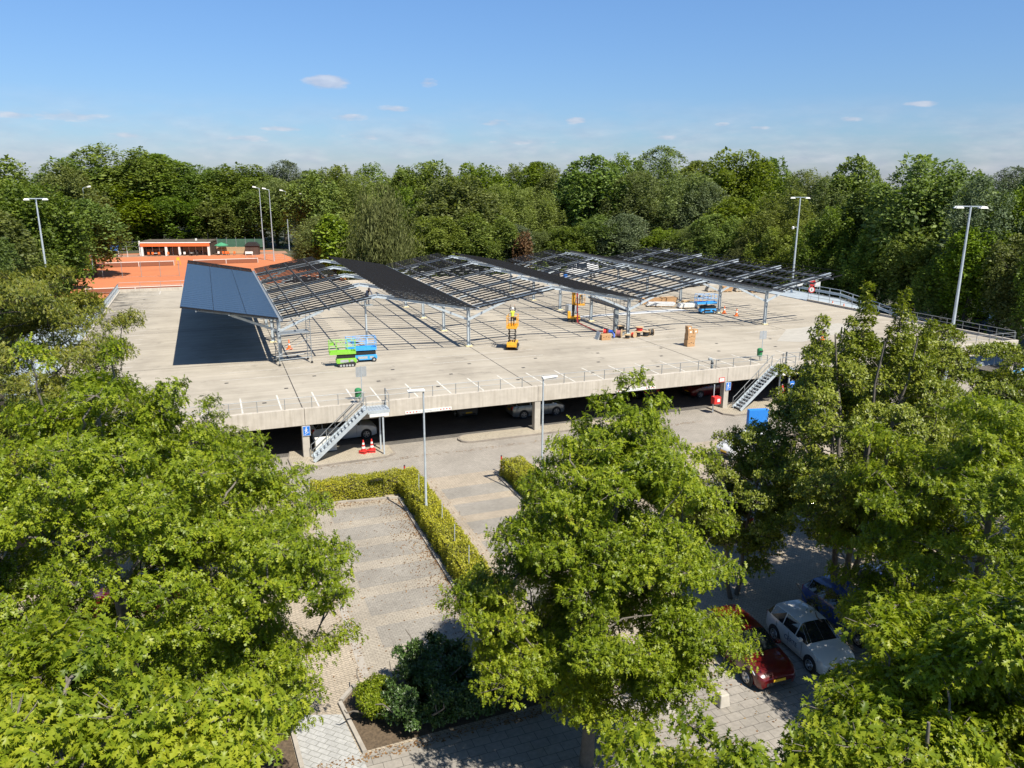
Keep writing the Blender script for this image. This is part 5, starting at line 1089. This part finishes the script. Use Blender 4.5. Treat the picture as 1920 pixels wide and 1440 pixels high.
near_tree('red_oak_tree', (4.9, -43.3, 0), 'nearest red oak showing only its pale top in the bottom right corner', 'tree', [L_OAKY], 2.6, .11,
          dome(3.4, 3.0, 4.0, 10.1, 105, 12, 1.0, .6, .35, .15)+dome(2.9, 2.8, 4.4, 11.5, 95, 15, 1.0, .6, .35, 0, (2.5, .4))+dome(2.6, 2.4, 5.0, 11.6, 60, 16, 1.0, .6, .35, 0, (5.0, 1.0))+dome(2.0, 1.9, 4.0, 10.3, 50, 18, .9, .6, .35, 0, (-1.6, .2))+dome(1.8, 1.6, 4.6, 10.2, 48, 19, .85, .6, .35, 0, (-3.1, 1.2))+[(1.3, -.3, 11.3, .8, .8, .5), (2.0, -.1, 11.0, .9, .9, .5), (2.7, .2, 11.3, .9, .9, .5), (1.8, .5, 10.6, .9, .9, .5), (3.4, .3, 11.7, .9, .9, .5), (2.5, -.4, 11.9, .7, .7, .5), (1.7, -.6, 11.9, .6, .6, .4)], .19, TO, 13, 5, per=10, droop=.7)
near_tree('small_leaved_tree', (19.4, -27.6, 0), 'multi stemmed airy tree with small leaves and grey stems right of centre', 'tree', [L_MAP], 3.0, .12,
          dome(4.7, 4.3, 3.4, 12.2, 130, 14, 1.0, .7, .4, .2)+[(sx+.12*math.sin(4*k), sy, zt-.5*k, .32+.1*k, .32+.1*k, .42) for sx, sy, zt in ((-2.4, .3, 12.9), (.3, .8, 14.0), (2.0, .5, 13.7), (-.9, .4, 12.7), (3.3, .2, 12.4)) for k in range(6)], .13, TD, 19, 6, per=9, stems=5, spread=.9, droop=.15)
near_tree('small_leaved_tree', (27.8, -23.6, 0), 'green small leaved tree in front of the blue pipe gate', 'tree', [L_MAP], 3.0, .14,
          dome(5.0, 4.6, 2.0, 11.8, 165, 21, 1.15, .7, .35), .14, TD, 16, 7, per=9, stems=3, spread=.9, droop=.15)
near_tree('small_leaved_tree', (31.5, -28.8, 0), 'green small leaved tree at the right edge behind the glossy oak', 'tree', [L_MAP], 3.0, .16,
          dome(4.8, 4.6, 1.8, 11.6, 140, 22, 1.15, .7, .35), .14, TD, 15, 8, per=9, stems=2, droop=.15)
near_tree('english_oak_tree', (-14.3, -11.0, 0), 'bronze green oak with thick bare limbs at the left edge before the deck', 'tree', [L_BRN], 4.0, .36,
          dome(5.9, 5.6, 3.0, 15.6, 150, 31, 1.4, .6, .4), .17, TS, 11, 9, per=9, droop=.1, barkm=M_BARKD)
near_tree('english_oak_tree', (-22.5, -17.5, 0), 'bronze green oak behind the large left oak, at the frame edge', 'tree', [L_BRN], 4.0, .3,
          dome(5.4, 5.2, 3.0, 13.4, 100, 33, 1.5, .55, .4), .18, TS, 9, 10, per=9, droop=.1, barkm=M_BARKD)
near_tree('small_leaved_tree', (-6.4, -16.0, 0), 'thin topped tree between the large left oak and the deck', 'tree', [L_OAK], 2.6, .15,
          dome(4.3, 3.9, 2.2, 8.4, 100, 41, 1.2, .5, .3)+[(-1.0, .4, 9.0, .5, .5, .7), (.9, .5, 8.6, .6, .6, .6)], .18, TS, 10, 11, per=9)
near_tree('small_leaved_tree', (15.8, -25.0, 0), 'small fine leaved tree close behind the white lettered car', 'tree', [L_MAP], 2.0, .09,
          dome(2.7, 2.4, 1.6, 8.2, 85, 44, .8, .7, .35), .12, TD, 20, 12, per=9, stems=2, droop=.15)
def bush(name, loc, label, r0, h, n, mat, leafL, seed, cat='shrub', tmpl=None, dens=26, gx=1.0, group=None):
    t = near_tree(name, loc, label, cat, [mat], .15, .04, [(x, y, max(.25, z), a, b, c) for x, y, z, a, b, c in dome(r0*gx, r0, .15, h, n, seed, .5, .7, .3)], leafL, tmpl or TD, dens*2.6, seed, per=9, droop=.05, stems=4)
    if group: t['group'] = group
    return t
bush('shrub', (-.75, -27.3, 0), 'small brighter green shrub at the corner of the light path', .75, 1.5, 16, L_OAK, .085, 51)
bush('shrub', (1.3, -26.6, 0), 'dark green rounded shrub at the front of the shaded bed', 1.5, 2.1, 34, L_SHR, .11, 52, dens=20)
bush('shrub', (3.6, -27.6, 0), 'large dark green shrub in the middle of the shaded bed', 1.6, 2.0, 36, L_SHR, .11, 53, dens=20)
bush('shrub', (6.0, -27.6, 0), 'dark green shrub at the right end of the shaded bed', 1.6, 1.9, 34, L_SHR, .11, 54, dens=20)
bush('shrub', (-5.0, -26.6, 0), 'dark green shrub on the bed below the large left oak', 1.5, 2.3, 34, L_SHR, .11, 55, dens=20)
bush('shrub', (17.3, -29.4, 0), 'half bare twiggy brown shrub between the white and blue cars', 1.1, 2.6, 18, L_BRN, .06, 56, dens=6)
bush('shrub', (.4, -28.0, 0), 'dark green shrub filling the shaded bed beside the small bright one', 1.35, 1.8, 44, L_SHR, .1, 57, dens=20)
bush('shrub', (2.4, -28.0, 0), 'low dark green shrub at the footpath side of the shaded bed', 1.2, 1.6, 34, L_SHR, .1, 58, dens=20)
def hedge(loc, segs, h, label, seed):
    """segs: footprint rectangles relative to loc"""
    r = np.random.default_rng(seed); t = empty('hedge', loc, 0, label, 'hedge'); core = MB(); P_, Nn = [], []
    for (x0, x1, y0, y1) in segs:
        core.box(x0+.12, x1-.12, y0+.12, y1-.12, .02, h-.14)
        for (ax, a0, a1, b0, b1, fix, nv) in [('z', x0, x1, y0, y1, h, (0, 0, 1)), ('x', y0, y1, .02, h, x0, (-1, 0, 0)), ('x', y0, y1, .02, h, x1, (1, 0, 0)), ('y', x0, x1, .02, h, y0, (0, -1, 0)), ('y', x0, x1, .02, h, y1, (0, 1, 0))]:
            n = int((a1-a0)*(b1-b0)*640); a, b = r.uniform(a0, a1, n), r.uniform(b0, b1, n); bump = .05*np.sin(a*5.1+seed)+.05*np.sin(a*2.3+b*3)+r.normal(0, .045, n); f = fix+bump*(1 if sum(nv) > 0 else -1)
            q = np.stack([a, b, f] if ax == 'z' else ([f, a, b] if ax == 'x' else [a, f, b]), 1); q[:, 2] = np.maximum(q[:, 2], .03); P_.append(q); Nn.append(np.tile(np.array(nv, float), (n, 1)))
    P_ = np.concatenate(P_); Nn = np.concatenate(Nn); n = len(P_); V, T = leaves(P_, nrm(r.normal(0, 1, (n, 3))+Nn*.7+np.array([[0, 0, .4]])), nrm(Nn+r.normal(0, .55, (n, 3))+np.array([[0, 0, .5]])), r.uniform(.06, .115, n), TD)
    o = bpy.data.objects.new('foliage', np_mesh('foliage', V, T, [L_HED])); COL.objects.link(o); o.parent = t; core.build('branches', M_BARKD, t)
hedge((4.9, -8, 0), [(-5.5, .75, -.05, 1.15), (-.45, .75, -16, -.06)], 1.08, 'long L shaped clipped hedge with yellow green top beside the grey bays', 61)
hedge((11.9, -8, 0), [(-.75, .6, -14, .6)], 1.08, 'second clipped hedge running behind the centre oak', 62)
hedge((-23, 72, 0), [(-6, 8, -2, 1.5)], 1.6, 'rough green hedge at the back left corner of the deck', 63)
hedge((18.6, -8.5, 0), [(-.6, .6, -12, .5)], 1.0, 'clipped hedge between car rows behind the centre oak', 64)

# ------------------------------------------------------------------ the wood behind the deck
L_W1 = leafmat('wood_leaf_dark', (.055, .086, .010), (.122, .172, .020), (.215, .272, .037), .55, .38, .35, .7)
L_W2 = leafmat('wood_leaf_olive', (.076, .102, .022), (.15, .188, .04), (.23, .275, .067), .6, .38, .3, .7)
L_W3 = leafmat('wood_leaf_yellow_green', (.07, .11, .014), (.135, .20, .024), (.23, .30, .04), .55, .3, .35, .5)
L_W4 = leafmat('wood_leaf_silvery', (.052, .076, .034), (.105, .14, .06), (.165, .205, .10), .6, .22, .3, .5)
L_W5 = leafmat('wood_leaf_russet', (.06, .035, .015), (.12, .06, .025), (.17, .12, .05), .6, .2, .3, .3)
def wood_mesh(seed, n_lobes, lobe, quads, leaf=.52, z0=.1, pear=0, droop=0, clumps=6.5):
    """crown of unit height and unit radius made of many leaf sprays gathered into lobes; z runs 0..1"""
    r = np.random.default_rng(seed); C = []; tries = 0
    while len(C) < n_lobes and tries < 6000:
        tries += 1; u = nrm(r.normal(0, 1, (1, 3)))[0]; k = r.uniform(.45, .92) if len(C) > n_lobes*.22 else r.uniform(.05, .5)
        w = 1+.14*math.sin(3*math.atan2(u[1], u[0])+seed); zz = .5+.5*u[2]*k; rad = k*w*(1-.55*max(0, zz-.55))*(1-pear*.35*max(0, .5-zz))
        p = np.array([u[0]*rad, u[1]*rad, z0+(1-z0-.06)*zz])
        if any(np.linalg.norm((p-c[:3])*np.array([1, 1, 1.6])) < lobe*.62 for c in C): continue
        C.append(np.array([*p, lobe*r.uniform(.65, 1.2)]))
    C = np.array(C); wgt = C[:, 3]**2; ncl = max(60, int(len(C)*clumps))
    li = r.choice(len(C), ncl, p=wgt/wgt.sum()); cu = nrm(r.normal(0, 1, (ncl, 3))); cu[:, 2] = np.where(cu[:, 2] < -.3, np.abs(cu[:, 2]), cu[:, 2])
    cc = C[li, :3]+cu*C[li, 3:4]*r.uniform(.6, .95, (ncl, 1))*np.array([[1, 1, .72]]); cr = C[li, 3]*r.uniform(.26, .46, ncl)
    idx = r.choice(ncl, quads, p=cr**1.7/(cr**1.7).sum()); v = nrm(r.normal(0, 1, (quads, 3))); v[:, 2] = np.where(v[:, 2] < -.5, np.abs(v[:, 2]), v[:, 2])
    pos = cc[idx]+v*cr[idx][:, None]*r.uniform(.55, 1.05, (quads, 1))*np.array([[1, 1, .7]])
    core = r.uniform(0, 1, quads) < .2; k2 = r.choice(len(C), quads, p=wgt/wgt.sum()); pos[core] = C[k2[core], :3]+v[core]*C[k2[core], 3:4]*.6
    u = nrm(v*.8+cu[idx]*.5); u[core] = v[core]
    if droop: pos[:, 2] -= droop*np.abs(r.normal(0, .5, quads))*np.linalg.norm(pos[:, :2], axis=1)
    if not droop:
        q = np.stack([pos[:, 0], pos[:, 1], (pos[:, 2]-.5)/.5], 1); rr_ = np.linalg.norm(q, axis=1); s_ = np.where(rr_ > 1, (1-.07*r.uniform(0, 1, quads))/rr_, 1); pos[:, :2] *= s_[:, None]; pos[:, 2] = .5+(pos[:, 2]-.5)*s_
    pos[:, 2] = np.maximum(pos[:, 2], .01)
    return pos, u, r, np.where(core, 1.9, 1.0)
WOODS = {}
def wood_variant(key, seed, mat, H, Rr, n_lobes, lobe, quads, leaf, z0=.1, droop=0, slim=.32, barkm=None, pear=0):
    pos, u, r, big = wood_mesh(seed, n_lobes, lobe, quads, leaf, z0, pear, droop); P_ = pos*np.array([[Rr, Rr, H]]); n = len(P_)
    axis = nrm(r.normal(0, 1, (n, 3))*np.array([[1, 1, .5]])+u*.5) if not droop else nrm(r.normal(0, .25, (n, 3))+np.array([[0, 0, -1.]]))
    nz_ = nrm(u+r.normal(0, .42, (n, 3))+np.array([[0, 0, .3]]))
    V, T = leaves(P_, axis, nz_, leaf*big*r.uniform(.6, 1.25, n), T_diamond(slim)); cm = np_mesh('crown', V, T, [mat])
    t = bpy.data.objects.new('tree', None); m = MB(); rr = random.Random(seed); limb(m, (0, 0, 0), (0, 0, H*.78), .32, .05, 8, .03, 6, 0, rr)
    for k in range(9):
        q = pos[rr.randrange(n)]*np.array([Rr, Rr, H]); z = max(H*.18, q[2]*.62); limb(m, (0, 0, min(z, H*.7)), tuple(q), .11, .03, 5, .1, 3, 0, rr)
    tm_o = m.build('trunk', barkm or M_BARKD); tm = tm_o.data; bpy.data.objects.remove(tm_o); bpy.data.objects.remove(t)
    WOODS[key] = (cm, tm, H, Rr)
wood_variant('round', 101, L_W1, 22, 7.5, 62, .30, 30000, 0.36)
wood_variant('round2', 102, L_W1, 22, 7.5, 74, .26, 30000, 0.34)
wood_variant('tall', 103, L_W1, 24, 6, 66, .32, 28000, 0.36)
wood_variant('olive', 104, L_W2, 21, 6, 60, .30, 26000, 0.3, slim=.22)
wood_variant('olive2', 105, L_W2, 21, 6.5, 80, .24, 26000, 0.28, slim=.22)
wood_variant('lime', 106, L_W3, 20, 6, 54, .31, 24000, 0.36)
wood_variant('silver', 107, L_W4, 20, 6, 64, .28, 24000, 0.3, slim=.24)
wood_variant('willow', 108, L_W2, 17, 5.5, 50, .30, 15000, .55, droop=.42, slim=.09)
wood_variant('slim', 109, L_W3, 13, 3, 40, .38, 8000, .36)
wood_variant('russet', 110, L_W5, 9, 2.6, 30, .4, 4500, .3)
WN = {'round': ('oak_tree', 'dense dark green round topped oak'), 'round2': ('oak_tree', 'dark green oak with a knobbly crown'), 'tall': ('oak_tree', 'tall dark green oak'), 'olive': ('ash_tree', 'olive green feathery ash'), 'olive2': ('ash_tree', 'loose olive green ash'), 'lime': ('maple_tree', 'bright yellow green maple'), 'silver': ('poplar_tree', 'dull silvery green poplar'), 'willow': ('willow_tree', 'drooping pale willow'), 'slim': ('maple_tree', 'slim yellow green young maple'), 'russet': ('shrub', 'russet brown shrub')}
def wood_tree(key, x, y, top, rad, label=None, group=None, rz=None, zs=0):
    cm, tm, H, Rr = WOODS[key]; nm, lb = WN[key]; t = empty(nm, (x, y, zs), rng.uniform(0, 6.28) if rz is None else rz, label or lb, 'tree' if key != 'russet' else 'shrub', group)
    t.scale = (rad/Rr, rad/Rr, top/H)
    for n_, me in (('crown', cm), ('trunk', tm)):
        o = bpy.data.objects.new(n_, me); COL.objects.link(o); o.parent = t
    return t
def at(px, d):       # azimuth of a photo column, horizontal distance d from the viewpoint
    v = FW+RT*((px-960)/FPX); v = Vector((v.x, v.y)).normalized(); return CAM.x+v.x*d, CAM.y+v.y*d
def top_of(px, py, d):
    v = FW+RT*((px-960)/FPX)+UP*((720-py)/FPX); return CAM.z+v.z/math.hypot(v.x, v.y)*d
def wt(key, px, py, wpx, d, label=None, group=None):
    x, y = at(px, d); wood_tree(key, x, y, top_of(px, py, d), wpx/2/FPX*d, label, group)
# single trees one can pick out
wt('lime', 1562, 291, 110, 150, 'yellow green maple rising over the skyline left of the biggest right oak')
wt('lime', 205, 372, 120, 168, 'bright lime green maple at the left edge of the clay courts')
wt('lime', 610, 318, 110, 168, 'yellow green maple behind the floodlight masts')
wt('slim', 640, 400, 74, 140, 'slim yellow green young maple behind the first canopy wing')
wt('willow', 728, 352, 150, 134, 'drooping pale willow behind the canopy')
wt('russet', 980, 432, 44, 141, 'russet brown shrub between green trees behind the middle of the deck')
wt('silver', 1790, 328, 130, 106, 'dull silvery tree right of the biggest oak at the right')
wt('round', 1692, 281, 215, 118, 'biggest dark oak on the right skyline')
wt('round2', 268, 266, 190, 240, 'highest dark oak on the skyline behind the clubhouse')
wt('round', 1352, 274, 165, 172, 'tall dark oak on the skyline above the right canopy wing')
wt('olive', 1220, 272, 150, 190, 'broad pale oak on the skyline right of the middle')
wt('lime', 1100, 290, 150, 168, 'fresh green maple just right of the middle of the wood')
wt('round', 860, 322, 190, 150, 'fresh green round oak right of the willow')
wt('silver', 1835, 312, 90, 300, 'far pale poplar in the gap of the right skyline')
wt('silver', 555, 300, 110, 250, 'far pale round tree on the skyline behind the courts')
# the rest of the wood, row by row: (group, shared label, list)
def row(group, label, items):
    for it in items: wt(*it, label, group)
row('oaks left of the clay courts', 'dark green oak in the wood left of the clay courts', [('round', 40, 283, 190, 128), ('round2', -60, 275, 200, 120), ('round', 110, 330, 170, 118), ('tall', 15, 385, 150, 104), ('round2', 120, 400, 120, 128), ('round2', 165, 300, 140, 185), ('round', 70, 440, 130, 112), ('round2', -30, 400, 160, 95), ('round', 150, 455, 80, 150)])
row('oaks behind the clubhouse', 'dark oak in the wood behind the clubhouse', [('round', 190, 292, 150, 238), ('tall', 330, 288, 150, 242), ('round', 395, 300, 140, 244), ('round2', 285, 340, 170, 236), ('round', 440, 312, 130, 248), ('tall', 230, 355, 110, 234), ('round2', 360, 360, 150, 234), ('round', 480, 303, 150, 236), ('round2', 445, 370, 120, 230), ('round', 300, 420, 110, 248), ('round2', 400, 425, 110, 250), ('round', 515, 350, 120, 227), ('round2', 220, 430, 90, 244), ('round', 485, 430, 80, 240)])
row('olive ashes behind the courts', 'feathery olive ash between the courts and the deck', [('olive', 590, 335, 110, 222), ('olive2', 540, 330, 130, 228), ('olive', 612, 405, 110, 146), ('olive2', 690, 320, 130, 172), ('olive', 670, 400, 90, 158), ('olive2', 590, 450, 50, 150)])
row('oaks behind the middle of the deck', 'green oak in the wood behind the middle of the deck', [('round', 645, 305, 120, 210), ('round2', 730, 302, 150, 205), ('round', 810, 296, 150, 200), ('round2', 785, 345, 120, 160), ('round', 900, 300, 150, 190), ('round2', 970, 303, 140, 200), ('round', 820, 400, 130, 140), ('round2', 905, 395, 150, 143), ('tall', 1010, 302, 120, 185), ('round', 1060, 420, 140, 150), ('round2', 770, 420, 90, 142)])
row('olive trees behind the middle of the deck', 'olive green tree in the wood behind the middle of the deck', [('olive2', 950, 340, 130, 158), ('olive', 1000, 350, 120, 162), ('silver', 960, 420, 110, 146), ('olive', 1045, 315, 130, 180), ('olive2', 1015, 430, 100, 150)])
row('oaks behind the right half of the deck', 'dark green oak in the wood behind the right half of the deck', [('round2', 1150, 282, 120, 205), ('tall', 1290, 300, 120, 180), ('round', 1405, 290, 130, 178), ('round2', 1430, 318, 120, 165), ('tall', 1350, 370, 130, 150), ('round2', 1120, 400, 130, 152), ('round', 1235, 425, 120, 150), ('round2', 1430, 420, 110, 132)])
row('olive trees behind the right half of the deck', 'olive green tree in the wood behind the right half of the deck', [('olive', 1180, 320, 140, 165), ('olive2', 1265, 318, 150, 165), ('olive', 1330, 400, 140, 143), ('olive2', 1480, 312, 140, 150), ('olive', 1440, 355, 150, 138), ('silver', 1160, 400, 120, 150), ('olive2', 1280, 420, 120, 146), ('olive', 1390, 440, 100, 136), ('olive', 1520, 330, 110, 145), ('silver', 1300, 340, 110, 162)])
row('oaks along the right ramp', 'dark oak in the wood along the right ramp', [('round2', 1530, 380, 130, 124), ('tall', 1600, 340, 120, 126), ('round', 1620, 420, 130, 116), ('round2', 1760, 330, 130, 122), ('round2', 1690, 420, 140, 112), ('round', 1850, 345, 150, 108), ('round2', 1925, 292, 150, 112), ('tall', 1790, 420, 120, 103), ('round', 1880, 430, 130, 100), ('round2', 1990, 330, 170, 105), ('round', 1960, 420, 140, 94), ('round', 1740, 470, 100, 106), ('round2', 1570, 460, 100, 120)])
# bushes at the foot of the wood and dense ground cover
def stuff_cover(name, strips, seed, mat, L=.34):
    r = np.random.default_rng(seed); P_ = []
    for (p, q, w, h, n) in strips:
        f = r.uniform(0, 1, n); hh = h*(.55+.45*np.sin(f*37+seed)*np.sin(f*91)) ; v = np.array(q)-np.array(p); nv = np.array([-v[1], v[0]])/np.linalg.norm(v); s = r.uniform(-1, 1, n)
        P_.append(np.stack([p[0]+v[0]*f+nv[0]*s*w, p[1]+v[1]*f+nv[1]*s*w, np.maximum(.05, hh*(1-s*s)**.5*r.uniform(.5, 1, n))], 1))
    P_ = np.concatenate(P_); n = len(P_); V, T = leaves(P_, nrm(r.normal(0, 1, (n, 3))), nrm(r.normal(0, .6, (n, 3))+np.array([[0, -.3, .8]])), L*r.uniform(.6, 1.2, n), T_diamond(.32))
    o = bpy.data.objects.new(name, np_mesh(name, V, T, [mat])); COL.objects.link(o); tag(o, None, None, None, 'stuff'); return o
stuff_cover('undergrowth', [((18, 88), (72, 78), 5, 5.5, 16000), ((76, 74), (92, 20), 5, 5.0, 16000), ((92, 22), (99, -15), 4, 3.5, 8000), ((-40, 176), (30, 178), 3, 4.5, 9000), ((-34, 75), (-36, 160), 3, 4, 9000), ((18, 86), (24, 165), 4, 4, 9000), ((15, 69.5), (70, 69.5), 1.2, 2.4, 9000)], 71, L_W1)
stuff_cover('weeds', [((-16, 68.3), (14, 68.5), .7, 1.1, 2600), ((-30, 70), (-20, 68), 2, 1.6, 3000)], 72, L_W3, .16)

def litter(name, boxes, seed, mat, L):
    r = np.random.default_rng(seed); P_ = np.concatenate([np.stack([x0+(x1-x0)*r.uniform(0, 1, n)**p, r.uniform(y0, y1, n), np.full(n, .016)+r.uniform(0, .012, n)], 1) for (x0, x1, y0, y1, n, p) in boxes]); n = len(P_)
    V, T = leaves(P_, nrm(r.normal(0, 1, (n, 3))*np.array([[1, 1, .1]])), nrm(r.normal(0, .2, (n, 3))+np.array([[0, 0, 1.]])), L*r.uniform(.5, 1.3, n), TD)
    o = bpy.data.objects.new(name, np_mesh(name, V, T, [mat])); COL.objects.link(o); tag(o, kind='stuff')
litter('leaf_litter', [(4.15, 2.6, -24.5, -9, 1500, 3), (-.6, -1.2, -25, -12, 260, 1), (-3.8, 8, -29.4, -29.0, 500, 1), (7, 14, -33, -26, 350, 1), (-1.5, 5, -8.9, -8.2, 300, 1), (-3, 4, -26, -9, 420, 1), (5.9, 7, -20, -6, 300, 1.5), (-2, 30, -2.3, -1.9, 500, 1)], 91, leafmat('dry_leaf', (.10, .05, .02), (.20, .11, .05), (.30, .20, .09), .8, .1, .2), .10)
